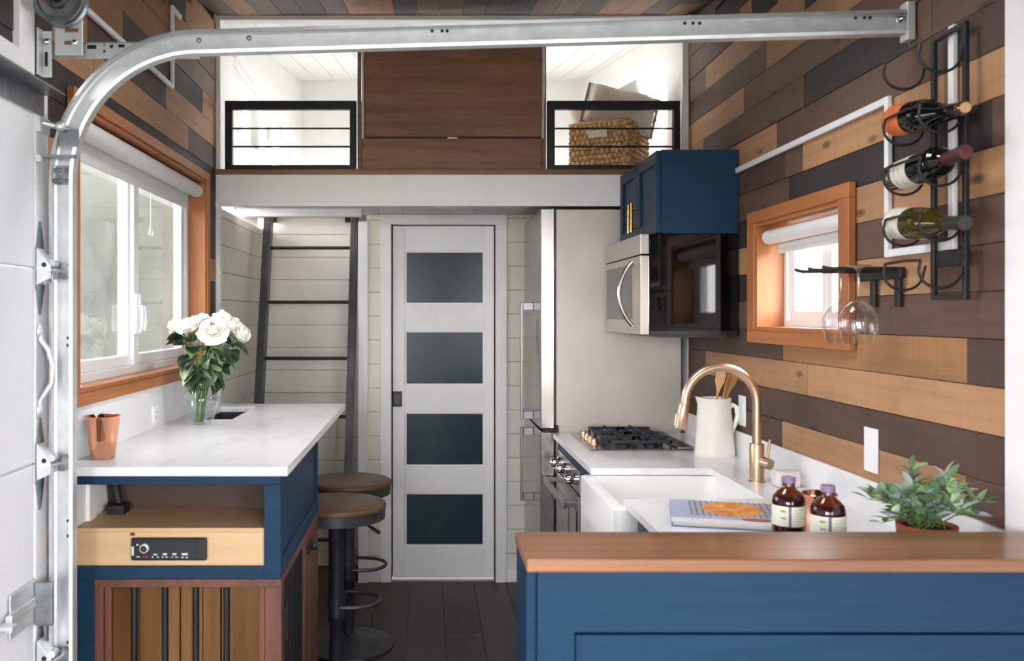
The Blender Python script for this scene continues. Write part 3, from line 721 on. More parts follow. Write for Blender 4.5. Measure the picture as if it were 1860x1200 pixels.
rp = lambda px, py: (xr0+(px-195)/1410*(xr1-xr0), zr1-(py-165)/440*(zr1-zr0))
for (a, b, c_, d, mm) in ((215, 325, 255, 495, 'mark'), (305, 270, 345, 300, 'mark'), (300, 510, 370, 528, 'mark'), (430, 510, 520, 530, 'markr'), (620, 465, 695, 488, 'mark'), (800, 450, 875, 488, 'mark'), (975, 450, 1050, 488, 'mark'), (1150, 450, 1265, 490, 'mark'),
                          (590, 512, 620, 535, 'mark'), (690, 512, 720, 535, 'mark'), (780, 512, 810, 535, 'mark'), (850, 512, 885, 535, 'mark'), (955, 515, 990, 532, 'mark'), (1030, 515, 1085, 532, 'mark'), (1145, 520, 1185, 542, 'mark'), (1220, 520, 1265, 542, 'mark')):
    (ax, az), (bx, bz) = rp(a, b), rp(c_, d); B('printed_mark', mm, (ax, bx, YI-.0053, YI-.0044 if a > 560 else YI-.0018, bz, az), ra)
pg = MB().tube([(-.962, 2.695, 1.045), (-.955, 2.69, 1.03), (-.945, 2.675, .985), (-.93, 2.665, .95)], [.016, .02, .016, .012], 10).box(-.955, -.905, 2.63, 2.69, .9245, .95).build('power_plug', 'cord')
tag(pg, 'black power plug lying in the corner of the open cubby', 'plug')

# ================================================================== BAR IN FRONT (right)
bt = tag(B('walnut_ledge', 'walnutx', (.184, 1.2545, 1.62, 1.833, 1.046, 1.07), None, .004), 'warm walnut bar ledge on the navy half wall in front', 'bar top')
pn = thing('bar_cabinet', 'navy shaker panelled half wall carrying the walnut bar ledge', 'cabinet', (.72, 1.74, 0))
B('end_panel', 'navy', (.187, .2065, 1.652, 1.832, 0, 1.0455), pn, .0015)
MB().box(.2065, 1.2535, 1.64, 1.668, .93, 1.0455).box(.2065, .275, 1.64, 1.668, 0, .93).box(.275, 1.2535, 1.64, 1.668, 0, .12).build('face_frame', 'navy', pn)
B('recessed_panel', 'navy', (.279, 1.2535, 1.652, 1.669, .123, .920), pn, .001)  # cut short so the open groove stands in for the rail's shadow
B('body', 'navy', (.2065, 1.2535, 1.672, 1.832, 0, 1.0455), pn)

# ================================================================== RIGHT COUNTER RUN
ZC = .949
wt = MB().prism([(.612, 1.836), (1.2575, 1.836), (1.2575, 4.268), (.612, 4.268), (.612, 3.285), (1.055, 3.285), (1.055, 2.74), (.612, 2.74)], ZC-.025, ZC).build('quartz_worktop', 'quartz', None, .0015)
tag(wt, 'long white quartz worktop notched around the farmhouse sink', 'countertop')
tag(B('right_backsplash', 'quartz', (1.258, 1.2695, 1.916, 4.285, ZC-.025, 1.05), None, .001), 'low white quartz backsplash along the reclaimed plank wall', 'backsplash')
def base_unit(name, label, y0, y1, ztop, doors):
    t = thing(name, label, 'cabinet', (.95, (y0+y1)/2, 0))
    B('body', 'navy', (.655, 1.255, y0+.002, y1-.002, .09, ztop), t)
    B('toe_kick', 'blackp', (.70, 1.255, y0+.002, y1-.002, 0, .09), t)
    n = doors; dw_ = (y1-y0)/n
    for i in range(n):
        a, b = y0+i*dw_+.003, y0+(i+1)*dw_-.003
        d = B('door', 'navy', (.642, .655, a, b, .10, ztop-.008), t, .0015)
        for q in ((a, b, .10, .16), (a, b, ztop-.068, ztop-.008), (a, a+.055, .16, ztop-.068), (b-.055, b, .16, ztop-.068)): B('frame_rail', 'navy', (.635, .642, *q), d, .001)
        MB().tube([(.635, b-.03, .5), (.608, b-.03, .5), (.608, b-.03, .62), (.635, b-.03, .62)], .005, 8).build('handle', 'gold', d)
base_unit('base_cabinet', 'navy base cabinet behind the walnut bar under the worktop', 1.84, 2.655, ZC-.026, 2)
base_unit('base_cabinet', 'navy cabinet carrying the white farmhouse sink', 2.66, 3.30, .695, 2)
base_unit('base_cabinet', 'narrow navy cabinet between the farmhouse sink and the oven', 3.305, 3.635, ZC-.026, 1)

# farmhouse sink: shell with rounded front corners
def rrect(x0, x1, y0, y1, r, n=6):
    pts = []
    for cx, cy, a0 in ((x1-r, y1-r, 0), (x0+r, y1-r, 90), (x0+r, y0+r, 180), (x1-r, y0+r, 270)):
        for i in range(n+1):
            a = math.radians(a0+90*i/n); pts.append((cx+r*math.cos(a), cy+r*math.sin(a)))
    return pts
zs0, zs1 = .70, ZC-.0255
o1 = rrect(.572, 1.10, 2.70, 3.30, .03); o2 = rrect(.576, 1.096, 2.704, 3.296, .03); i1 = rrect(.612, 1.062, 2.742, 3.258, .035); i2 = rrect(.625, 1.05, 2.755, 3.245, .05)
rings = [(o1, zs0), (o1, zs1-.004), (o2, zs1), (i1, zs1), (i1, zs1-.005), (i2, zs0+.03), (rrect(.66, 1.02, 2.79, 3.21, .05), zs0+.018)]
sk = MB(); n = len(o1); vs = [(x, y, z) for ring, z in rings for x, y in ring]
fs = [(i*n+k, i*n+(k+1) % n, (i+1)*n+(k+1) % n, (i+1)*n+k) for i in range(len(rings)-1) for k in range(n)]
fs.append(tuple(range(n-1, -1, -1))); fs.append(tuple((len(rings)-1)*n+k for k in range(n)))
sk.add(vs, fs, True); 
skt = thing('farmhouse_sink', 'white fireclay farmhouse sink with an apron front', 'sink', (.84, 3.0, .7))
sk.build('basin', 'sink', skt)
MB().lathe([(.001, .003), (.03, .003), (.042, .0)], 24, (.84, 3.0, zs0+.018), cap=False).build('drain', 'steel', skt)

# ---- oven under the cooktop
ov = thing('oven', 'stainless built-in oven with two silver knobs under the gas cooktop', 'oven', (.95, 3.96, .09))
OY0, OY1 = 3.64, 4.28
B('body', 'black', (.66, 1.25, OY0, OY1, .12, ZC-.026), ov)
B('plinth', 'blackp', (.70, 1.25, OY0, OY1, 0, .12), ov)
B('upper_filler', 'navy', (.636, .66, OY0, OY1, .873, ZC-.026), ov, .001)
B('control_panel', 'steely', (.632, .66, OY0+.004, OY1-.004, .775, .872), ov, .002)
od = B('oven_door', 'steely', (.628, .66, OY0+.004, OY1-.004, .20, .768), ov, .003)
B('door_glass', 'blackg', (.625, .629, OY0+.05, OY1-.05, .26, .70), od)
B('lower_panel', 'steely', (.632, .66, OY0+.004, OY1-.004, .12, .195), ov, .002)
hb = MB().box(.562, .580, OY0+.02, OY1-.02, .715, .742).build('handle_bar', 'steely', od, .003)
for y in (OY0+.03, OY1-.04): B('handle_post', 'steely', (.58, .628, y, y+.022, .718, .738), od, .002)
for y in (3.74, 3.99, 4.16):
    k = MB().lathe([(.026, 0), (.026, .012), (.021, .016), (.021, .042), (.018, .046)], 26).xf(Matrix.Translation((.632, y, .825)) @ Matrix.Rotation(-R90, 4, 'Y')).build('knob', 'chrome', ov)
    MB().box(-.004, .004, -.02, .02, .044, .052).xf(Matrix.Translation((.632, y, .825)) @ Matrix.Rotation(-R90, 4, 'Y')).build('knob_grip', 'chrome', k, .002)

# ---- cooktop
ck = thing('gas_cooktop', 'stainless gas cooktop with black cast iron grates', 'cooktop', (.91, 3.95, ZC))
CX0, CX1, CY0, CY1 = .69, 1.135, 3.70, 4.23
B('plate', 'steel', (CX0, CX1, CY0, CY1, ZC, ZC+.006), ck, .003)
def grate(x0, x1, y0, y1, z):
    g = MB(); r = .0055
    for a, b in (((x0, y0), (x1, y0)), ((x0, y1), (x1, y1)), ((x0, y0), (x0, y1)), ((x1, y0), (x1, y1))):
        g.box(min(a[0], b[0])-r, max(a[0], b[0])+r, min(a[1], b[1])-r, max(a[1], b[1])+r, z+.022, z+.034)
    for a in (x0, x1):
        for b in (y0, y1): g.box(a-r, a+r, b-r, b+r, z, z+.022)
    xm = (x0+x1)/2
    for cx in (x0+(x1-x0)*.27, x0+(x1-x0)*.73):
        ym = (y0+y1)/2
        for dx, dy in ((1, 0), (-1, 0), (0, 1), (0, -1)):
            a = (cx+dx*.022, ym+dy*.022); b = (cx+dx*.075, ym+dy*min(.075, (y1-y0)/2))
            g.box(min(a[0], b[0])-.004, max(a[0], b[0])+.004, min(a[1], b[1])-.004, max(a[1], b[1])+.004, z+.026, z+.042)
    g.box(xm-r, xm+r, y0, y1, z+.022, z+.034)
    return g.build('grate', 'iron', ck, .002)
gy = [CY0+.03, CY0+.19, CY0+.35, CY1-.03]
for a, b in zip(gy, gy[1:]): grate(CX0+.085, CX1-.10, a+.006, b-.006, ZC+.006)
for cx in (.85, .97):
    for cy in (CY0+.11, CY0+.27, CY1-.11):
        MB().lathe([(.034, 0), (.034, .008), (.026, .012), (.026, .018), (.02, .021)], 22, (cx, cy, ZC+.006)).build('burner', 'iron', ck)
for i in range(4):
    y = CY0+.14+i*.085
    MB().lathe([(.016, 0), (.016, .008), (.0125, .011), (.0125, .026), (.01, .028)], 20, (CX0+.04, y, ZC+.006)).build('knob', 'brass', ck)
vt = B('vent_strip', 'steel', (CX1-.075, CX1-.01, CY0+.01, CY1-.01, ZC+.006, ZC+.016), ck, .002)
for i in range(14):
    y = CY0+.03+i*.0345; B('vent_slot', 'blackp', (CX1-.068, CX1-.017, y, y+.02, ZC+.0155, ZC+.0168), vt)

# ---- fridge
fr = thing('refrigerator', 'tall grey refrigerator with stainless doors beside the worktop', 'refrigerator', (.92, 4.65, 0))
FY0, FY1 = YF+.002, 5.0
B('body', 'fridge', (.632, 1.241, FY0, FY1, .03, 2.035), fr, .004)
B('base', 'blackp', (.66, 1.22, FY0+.02, FY1, 0, .03), fr)
for nm, a, b in (('upper_door', .965, 2.04), ('freezer_door', .06, .952)):
    d = B(nm, 'steel', (.555, .624, FY0, FY1, a, b), fr, .005)
    z0, z1 = ((.98, 1.585) if nm == 'upper_door' else (.555, .935))
    h = MB()
    for q in ((.488, .502, z0, z1), (.502, .555, z1-.04, z1), (.502, .555, z0, z0+.04)): h.box(q[0], q[1], 4.58, 4.61, q[2], q[3])
    h.build('handle', 'gun2', d, .003)
    if nm == 'upper_door': B('control_display', 'blackg', (.552, .556, 4.36, 4.44, 1.33, 1.50), d)
B('gasket', 'blackp', (.624, .632, FY0+.006, FY1-.006, .06, 2.03), fr)
MB().box(.565, .64, FY0-.008, FY0-.001, .952, .966).box(.625, .64, FY0-.02, FY0-.001, .945, .985).build('middle_hinge', 'black', fr, .002)
MB().box(.60, .68, FY0+.03, FY0+.10, 2.035, 2.046).build('top_hinge', 'black', fr, .002)

# ---- wall cabinet and microwave
uc = thing('wall_cabinet', 'navy wall cabinet with gold bar handles above the microwave', 'wall cabinet', (1.1, 3.92, 1.85))
UY0, UY1 = 3.587, 4.262
B('body', 'navy', (.957, XR-.003, UY0, UY1, 1.852, 2.193), uc, .001)
for i in range(2):
    a, b = UY0+.002+i*(UY1-UY0)/2, UY0+(i+1)*(UY1-UY0)/2-.002
    d = B('door', 'navy', (.945, .955, a, b, 1.856, 2.19), uc, .001)
    for q in ((a, b, 1.856, 1.906), (a, b, 2.14, 2.19), (a, a+.05, 1.906, 2.14), (b-.05, b, 1.906, 2.14)): B('frame_rail', 'navy', (.936, .945, *q), d, .0012)
    y = (UY0+UY1)/2+(-.028 if i == 0 else .028)
    h = MB().cyl((.905, y, 1.885), (.905, y, 2.015), .0058, 12).build('handle', 'gold', d)
    for z in (1.91, 1.99): MB().cyl((.905, y, z), (.936, y, z), .0045, 10).build('handle_post', 'gold', h)
mw = thing('microwave', 'over-range microwave with stainless front and glossy black side', 'microwave', (1.08, 3.93, 1.43))
MY0, MY1 = 3.587, 4.283
B('case', 'blackg', (.908, XR-.004, MY0, MY1, 1.437, 1.851), mw, .002)
B('case_frame', 'blackp', (.908, XR-.004, MY0-.003, MY0, 1.437, 1.455), mw)
B('vent_panel', 'steely', (.87, .906, MY0-.002, MY1, 1.768, 1.851), mw, .003)
md = B('door', 'steely', (.87, .906, MY0-.002, MY1, 1.44, 1.764), mw, .003)
B('window', 'blackg', (.8685, .871, 3.73, 4.25, 1.50, 1.735), md)
pts = []
for i in range(17):
    t = i/16; pts.append((.868-.058*math.sin(math.pi*t)**.8, 3.715, 1.475+.27*t))
MB().tube(pts, .0085, 12).build('handle', 'steel', md)
B('grease_filter', 'gun', (.96, 1.24, MY0+.06, MY1-.1, 1.428, 1.437), mw)

# ================================================================== LOFT: railings, walnut panel, basket, cushions
def railing(x0, x1, label):
    t = thing('loft_railing', label, 'railing', ((x0+x1)/2, YF-.01, 2.224), 'black loft railings')
    a, b, z0, z1 = YF-.025, YF+.005, 2.2245, 2.558
    B('top_bar', 'black', (x0, x1, a, b, z1-.042, z1), t, .003); B('bottom_bar', 'black', (x0, x1, a, b, z0, z0+.022), t, .003)
    B('post', 'black', (x0, x0+.036, a, b, z0+.022, z1-.042), t, .003); B('post', 'black', (x1-.032, x1, a, b, z0+.022, z1-.042), t, .003)
    for z in (2.426, 2.338): MB().cyl((x0+.036, YF-.01, z), (x1-.032, YF-.01, z), .0045, 8).build('cross_rod', 'black', t)
railing(-.978, -.341, 'black metal loft railing at the left of the walnut panel')
railing(.585, 1.228, 'black metal loft railing in front of the wicker basket')
wp = thing('loft_screen', 'dark walnut panel standing on the loft edge between the two railings', 'wood panel', (.12, YF, 2.224))
B('backboard', 'walnutp', (-.336, .580, YF-.012, YF+.02, 2.2245, 2.885), wp)
B('face_panel', 'walnutp', (-.300, .556, YF-.032, YF-.012, 2.383, 2.885), wp, .003)
B('lower_board', 'walnutp', (-.312, .556, YF-.026, YF-.012, 2.2245, 2.374), wp, .002)
for x in (-.308, .562): MB().cyl((x, YF-.036, 2.372), (x, YF-.036, 2.885), .0075, 12).build('steel_rod', 'galv', wp)
B('dark_gap_strip', 'blackp', (-.300, .556, YF-.016, YF-.012, 2.374, 2.383), wp)  # black strip stands in for the shade of the gap between boards
MB().box(.10, .15, YF-.020, YF-.014, 2.375, 2.381).build('chrome_strip', 'chrome', wp)  # small chrome strip set in the gap

# woven basket, standing cornerwise
bk_ = thing('wicker_basket', 'woven seagrass basket full of cushions behind the loft railing', 'basket', (.98, 4.62, 2.2))
BM = Matrix.Translation((.954, 4.596, 2.2005)) @ Matrix.Rotation(math.radians(-30), 4, 'Z')
bw, bd, bh = .155, .16, .292
sh = MB()
for d in ((-bw, bw, -bd, -bd+.012, .0, bh), (-bw, bw, bd-.012, bd, 0, bh), (-bw, -bw+.012, -bd+.012, bd-.012, 0, bh), (bw-.012, bw, -bd+.012, bd-.012, 0, bh), (-bw+.012, bw-.012, -bd+.012, bd-.012, 0, .01)): sh.box(*d)
sh.xf(BM).build('shell', 'straw', bk_)
wv = MB(); rows, colsn = 11, 12
for f in range(4):
    half = bw if f % 2 == 0 else bd; off = bd if f % 2 == 0 else bw
    Rf = Matrix.Rotation(f*R90, 4, 'Z')
    for r_ in range(rows):
        for c_ in range(colsn):
            u = -half+(c_+.5+(.25 if r_ % 2 else -.25))*2*half/colsn
            b = MB().ball((0, 0, 0), (half/colsn*1.25, .009, .0135), 8, 5).xf(Matrix.Translation((u, -off-.002, .014+r_*bh/rows)) @ Matrix.Rotation(math.radians(-24), 4, 'Y')).xf(Rf).xf(BM)
            wv.add(b.v, b.f, True)
tag(wv.build('weave', 'straw', bk_), kind='stuff')
rim = MB().tube([BM @ Vector(p) for p in [(-bw, -bd, bh), (0, -bd, bh+.002), (bw, -bd, bh), (bw, 0, bh), (bw, bd, bh), (0, bd, bh), (-bw, bd, bh), (-bw, 0, bh)]], .011, 8, closed=True)
rim.build('rim', 'straw', bk_)
B_ = MB().box(-.055, .045, -bd-.014, -bd+.002, bh-.075, bh-.04).xf(BM); B_.build('handle_opening', 'linen', bk_)
def pillow(label, loc, rot, sx, sz, d, m, flange=None):
    t = thing('cushion', label, 'cushion', loc)
    Mx = Matrix.Translation(loc) @ Euler(rot).to_matrix().to_4x4()
    b = MB(); n = 16; vs = []; fs = []
    for side in (1, -1):
        base = len(vs)
        for i in range(n+1):
            for j in range(n+1):
                u, v = i/n*2-1, j/n*2-1
                pin = 1-.07*(1-abs(u))*(abs(v) ** 6)-.0; pin2 = 1-.07*(1-abs(v))*(abs(u) ** 6)
                th = d*max(0, (1-u**4)*(1-v**4))**.55*(1+.12*math.sin(5*u+3*v)*math.cos(4*v))
                vs.append((u*sx*pin2, side*th/2, v*sz*pin))
        for i in range(n):
            for j in range(n):
                q = [base+i*(n+1)+j, base+i*(n+1)+j+1, base+(i+1)*(n+1)+j+1, base+(i+1)*(n+1)+j]
                fs.append(tuple(q if side > 0 else q[::-1]))
    b.add(vs, fs, True).xf(Mx).build('cover', m, t)
    if flange:
        q = 1.08; pts = []
        for k in range(40):
            a = k/40*4; e = int(a); f_ = a-e; c4 = [(-1, -1), (1, -1), (1, 1), (-1, 1), (-1, -1)]
            pts.append(Vector((c4[e][0]*(1-f_)+c4[e+1][0]*f_, 0, c4[e][1]*(1-f_)+c4[e+1][1]*f_)))
        q = 1.03; fl = MB(); vs = [Mx @ Vector((p.x*sx*.955, -.003, p.z*sz*.94)) for p in pts]+[Mx @ Vector((p.x*sx*q, -.006, p.z*sz*q)) for p in pts]
        fl.add(vs, [(i, (i+1) % 40, 40+(i+1) % 40, 40+i) for i in range(40)]); fl.build('flange', flange, t, solid=.005)
    return t
pillow('beige linen cushion with a taupe flange on the wicker basket', (1.0, 4.56, 2.575), (math.radians(-18), math.radians(15), math.radians(-4)), .185, .115, .15, 'linen', 'piping')
pillow('plain grey cushion with its corner pointing out at the left of the basket', (.90, 4.66, 2.565), (math.radians(-10), math.radians(-12), math.radians(-6)), .15, .105, .08, 'linenw')
pillow('pale cushion standing at the back of the basket pile', (1.06, 4.74, 2.62), (math.radians(-10), math.radians(-24), math.radians(4)), .14, .13, .08, 'linenw')

# ================================================================== LADDER IN THE ALCOVE
la = thing('loft_ladder', 'dark steel loft ladder leaning in the white shiplap alcove', 'ladder', (-.677, 4.56, 0))
def lpos(z): return 4.56+z*(5.16-4.56)/2.12
la_ang = math.atan2(.6, 2.12)
for x in (-.93, -.423):
    ln = 2.32/math.cos(la_ang)
    MB().box(-.021, .021, -.045, .045, 0, ln).xf(Matrix.Translation((x, 4.60, .012)) @ Matrix.Rotation(-la_ang, 4, 'X')).build('rail', 'ladder', la, .003)
for k in range(6):
    z = 1.911-k*.317; MB().cyl((-.909, lpos(z)+.03, z), (-.444, lpos(z)+.03, z), .0095, 12).build('rung', 'black', la)
for x, lab in ((-.927, 'left'), (-.468, 'right')):
    hk = MB().box(x-.025, x+.018, YA-.03, YA-.001, H+(VY-404)/300, H+(VY-390)/300).build('ladder_hook', 'black', None, .003)
    tag(hk, 'small black ladder hook on the alcove wall at the %s rail' % lab, 'hook', 'ladder hooks')

# ================================================================== BAR STOOLS
def make_stool(X, Y, z, label, lever_rot):
    t = thing('bar_stool', label, 'bar stool', (X, Y, 0), 'bar stools at the counter overhang')
    c = (X, Y, 0); R = .202
    MB().lathe([(.001, z), (R-.012, z), (R-.003, z-.004), (R, z-.011), (R-.001, z-.02), (R-.006, z-.022)], 48, c, cap=False).build('seat', 'seat', t)
    MB().lathe([(R-.004, z-.0205), (R-.005, z-.062), (R-.02, z-.066), (.001, z-.066)], 48, c, cap=False).build('seat_band', 'gun', t)
    MB().lathe([(.036, z-.066), (.036, z-.09), (.031, z-.10), (.031, .312), (.034, .31), (.034, .29), (.028, .285), (.028, .035)], 24, c).build('column', 'gun', t)
    MB().lathe([(.001, .06), (.028, .058), (.05, .04), (.12, .026), (.19, .016), (.21, .010), (.212, 0)], 48, c, cap=False).build('base', 'gun', t)
    p = []
    for i in range(21):
        a = math.radians(-100+200*i/20); p.append((X+.03+.145*max(0, math.cos(a))**.7 if abs(a) < R90 else X+.03, Y+.105*math.sin(a), .372))
    MB().tube([(X+.02, Y-.028, .355)]+p[1:-1]+[(X+.02, Y+.028, .355)], .008, 10).build('footrest', 'gun', t)
    MB().lathe([(.036, .385), (.036, .345)], 20, c).build('footrest_collar', 'gun', t)
    a = lever_rot; MB().tube([(X+.03*math.cos(a), Y+.03*math.sin(a), z-.075), (X+.13*math.cos(a), Y+.13*math.sin(a), z-.08), (X+.19*math.cos(a), Y+.19*math.sin(a), z-.11)], [.005, .005, .008], 8).build('lever', 'black', t)
make_stool(-.3645, 3.556, .767, 'nearer dark bar stool with round wooden seat beside the navy cabinet', math.radians(-20))
make_stool(-.363, 4.065, .762, 'farther dark bar stool with round wooden seat close to the ladder', math.radians(120))

# ================================================================== BLINDS
def blind(name, label, xc, y0, y1, zc, r, drop, cord=None, side=1):
    t = thing(name, label, 'roller blind', (xc, (y0+y1)/2, zc))
    MB().cyl((xc, y0, zc), (xc, y1, zc), r, 28).build('roll', 'fabric', t)
    xf_ = xc-side*r*.95
    B('fabric_drop', 'fabric', (xf_-.001, xf_+.001, y0+.01, y1-.03, zc-r-drop, zc), t)
    B('hem_bar', 'fabric', (xf_-.004, xf_+.004, y0+.01, y1-.03, zc-r-drop-.012, zc-r-drop+.006), t, .003)
    for y in (y0-.004, y1+.0005): MB().cyl((xc, y, zc), (xc, y+.0035, zc), r*.7, 18).build('end_cap', 'plastic', t)
    if cord:
        y, zl = cord
        c_ = MB().cyl((xf_+side*.006, y, zc-r-drop-.01), (xf_+side*.006, y, zl), .0012, 6).build('pull_cord', 'plastic', t)
        MB().lathe([(.003, .03), (.007, .015), (.009, 0), (.007, -.004), (.001, -.005)], 14, (xf_+side*.006, y, zl)).build('tassel', 'glass', c_)
blind('roller_blind', 'long white roller blind rolled up at the big left window', -1.048, 2.57, 4.005, 2.085, .031, .045, (3.42, 1.83), 1)
blind('roller_blind', 'short white roller blind rolled up at the small right window', 1.30, 2.695, 3.346, 1.815, .027, .025, None, -1)
tag(MB().lathe([(.001, .008), (.022, .008), (.026, .004), (.026, 0)], 20, (-1.045, 2.60, 1.3065)).build('sensor_puck', 'plastic'), 'round white puck on the sill at the near end of the left window', 'puck')

# ================================================================== THINGS ON THE LEFT COUNTER
ZL = 1.1002
def cup(name, label, X, Y, z, rt, rb, h, group=None):
    o = MB().lathe([(.001, 0), (rb-.002, 0), (rb, .002), (rb+(rt-rb)*.5, h*.5), (rt-.0005, h-.003), (rt+.001, h-.001), (rt, h), (rt-.0025, h-.002), (rb-.0015, .006), (.001, .006)], 40, (X, Y, z), cap=False).build(name, 'copper')
    tag(o, label, 'cup', group); return o
cup('copper_cup', 'shiny copper tumbler on the white counter below the left window', -.951, 2.585, ZL, .0495, .0345, .1255)
vx, vy = -.863, 3.375
va = thing('vase', 'clear glass vase holding white roses on the left counter', 'vase', (vx, vy, ZL))
MB().lathe([(.036, .001), (.040, .004), (.052, .04), (.0655, .088), (.066, .105), (.058, .128), (.044, .148), (.040, .160), (.047, .178), (.053, .182)], 40, (vx, vy, ZL), cap=True).build('glass_body', 'glass', va)
MB().lathe([(.036, .005), (.049, .04), (.062, .088), (.062, .100), (.001, .100)], 36, (vx, vy, ZL), cap=True).build('water', 'water', va)
# one petal-built rose head
def petal_patch(b, ang, r, h, wdt, curl, tilt, z0):
    n = 7; vs = []; fs = []
    for i in range(n+1):
        t = i/n
        for j in range(n+1):
            u = j/n*2-1
            half = wdt*(math.sin(math.pi*(.14+.62*t)) ** .7)
            a = ang+u*half/max(r, .01)
            rr = r*(.45+.55*math.sin(R90*min(1, t*1.25)))+curl*t**3+tilt*t
            zz = z0+h*t-.18*h*(u*u)*t*t-(curl*.7)*t**4
            vs.append((rr*math.cos(a), rr*math.sin(a), zz))
    for i in range(n):
        for j in range(n): fs.append((i*(n+1)+j, i*(n+1)+j+1, (i+1)*(n+1)+j+1, (i+1)*(n+1)+j))
    b.add(vs, fs, True)
def rose_head(rng, openess):
    b = MB()
    b.ball((0, 0, .020), (.009, .009, .020), 10, 6)
    o = openess
    for ring, (cnt, r, h, wd, cu, ti) in enumerate(((3, .011, .050, .015, -.007, .0), (4, .017, .052, .019, -.007, .0), (5, .024, .050, .023, -.004+.004*o, .001), (5, .030, .045, .027, .002+.006*o, .002), (5, .034, .034, .028, .004+.010*o, .004*o))):
        for k in range(cnt): petal_patch(b, 2*math.pi*(k+.5*ring)/cnt+rng.uniform(-.25, .25), r*rng.uniform(.95, 1.05), h*rng.uniform(.9, 1.1), wd*rng.uniform(.95, 1.15), cu*rng.uniform(.6, 1.5), ti, rng.uniform(-.002, .003))
    return b
def leaf_mesh(name, ln, wd, m, fold=.18, bend=.25):
    n = 8; vs = []; fs = []
    for i in range(n+1):
        t = i/n; ww = wd*math.sin(math.pi*min(1, t**.85))**.8 if 0 < t < 1 else 0
        for u in (-1, -.5, 0, .5, 1): vs.append((u*ww, t*ln, abs(u)*ww*fold*2-bend*ln*t*t))
    for i in range(n):
        for j in range(4): fs.append((i*5+j, i*5+j+1, (i+1)*5+j+1, (i+1)*5+j))
    me = bpy.data.meshes.new(name); me.from_pydata(vs, [], fs); me.materials.append(M[m])
    for p in me.polygons: p.use_smooth = True
    return me
rl_me = leaf_mesh('leaf', .060, .0245, 'leaf')
def put_leaf(me, parent, pos, direction, roll, scale, color, name='leaf'):
    d = Vector(direction).normalized(); up = Vector((0, 0, 1)); x = d.cross(up)
    if x.length < .05: x = Vector((1, 0, 0))
    x.normalize(); z = x.cross(d)
    Mx = Matrix((x, d, z)).transposed() @ Matrix.Rotation(roll, 3, 'Y')
    o = bpy.data.objects.new(name, me); COL.objects.link(o); o.parent = parent; o.color = color
    o.matrix_basis = Matrix.Translation(Vector(pos)-parent.location) @ Mx.to_4x4() @ Matrix.Scale(scale, 4)
    return o
rng = random.Random(3)
SV = 474.
roses = [(319, 593, -.02, .85, .4, 'pale green-tinged rose at the left edge of the vase bouquet', (-.8, -.25, .5)), (345, 591, -.045, 1.05, 1., 'large open white rose at the left front of the vase bouquet', (-.2, -.4, .8)),
         (370, 582, .04, .85, .8, 'white rose half hidden at the back of the vase bouquet', (0, .3, 1)), (387, 598, -.05, 1.05, 1.4, 'drooping open white rose in the middle front of the vase bouquet', (.1, -.75, .55)),
         (402, 578, .03, .9, .9, 'cream-centred white rose at the top of the vase bouquet', (.1, -.15, 1)), (421, 590, -.01, .85, .6, 'narrow white rosebud second from the right in the vase bouquet', (.5, -.4, .7)),
         (439, 606, -.03, .9, .35, 'tight white rosebud at the far right of the vase bouquet', (.75, -.45, .35))]
LG = [lin(84, 108, 62), lin(110, 136, 84), lin(56, 80, 46), lin(146, 166, 132), lin(40, 58, 34), lin(48, 70, 40)]
for i, (px_, py_, dy, sc, op, lab, dirv) in enumerate(roses):
    c = P(px_, py_, SV); c.y += dy; c.x = (px_-VX)/SV*(c.y/(F/SV)) ; c.z = H+(VY-py_)/SV*(c.y/(F/SV))
    d = Vector(dirv).normalized()
    foot = Vector((vx+rng.uniform(-.02, .02), vy+rng.uniform(-.02, .02), ZL+.008)); neck = Vector((vx+(c.x-vx)*.22, vy+(c.y-vy)*.22, ZL+.175))
    t = thing('rose', lab, 'rose', foot, 'white roses in the vase')
    base = c-d*.022*sc
    q = d.to_track_quat('Z', 'Y').to_matrix().to_4x4()
    rose_head(rng, op).xf(Matrix.Translation(base) @ q @ Matrix.Scale(sc, 4)).build('bloom', 'petal', t)
    MB().ball((0, 0, -.002), (.011, .011, .009), 10, 6).xf(Matrix.Translation(base) @ q @ Matrix.Scale(sc, 4)).build('calyx', 'stem', t)
    pts = [foot, foot.lerp(neck, .5), neck, neck.lerp(base, .45)+Vector((0, 0, .015)), base-d*.012, base]
    MB().tube(pts, [.0035, .0035, .003, .003, .0026, .003], 7).build('stem', 'stem', t)
    for k in range(13):
        u = rng.uniform(.0, .85); p = neck.lerp(base, u); a = rng.uniform(0, 2*math.pi)
        out = Vector((p.x-vx, p.y-vy, 0)); out = out.normalized() if out.length > .001 else Vector((1, 0, 0))
        dd = Vector((math.cos(a), math.sin(a), rng.uniform(-.7, .1)))*.8+out*.9+Vector((0, -.25, 0))
        if u < .35: dd.z -= .5
        put_leaf(rl_me, t, p, dd, rng.uniform(-.8, .8), rng.uniform(.85, 1.45), rng.choice(LG))
ol = thing('wall_outlet', 'white wall outlet on the backsplash behind the rose vase', 'outlet', (XL+.014, 3.27, 1.14))
B('plate', 'plastic', (XL+.0142, XL+.019, 3.235, 3.305, 1.115, 1.185), ol, .002)
B('socket', 'plastic', (XL+.019, XL+.021, 3.25, 3.29, 1.125, 1.175), ol, .002)
for y, z in ((3.262, 1.16), (3.278, 1.16), (3.262, 1.138), (3.278, 1.138)): B('slot', 'blackp', (XL+.0208, XL+.0214, y-.0015, y+.0015, z-.005, z+.005), ol)
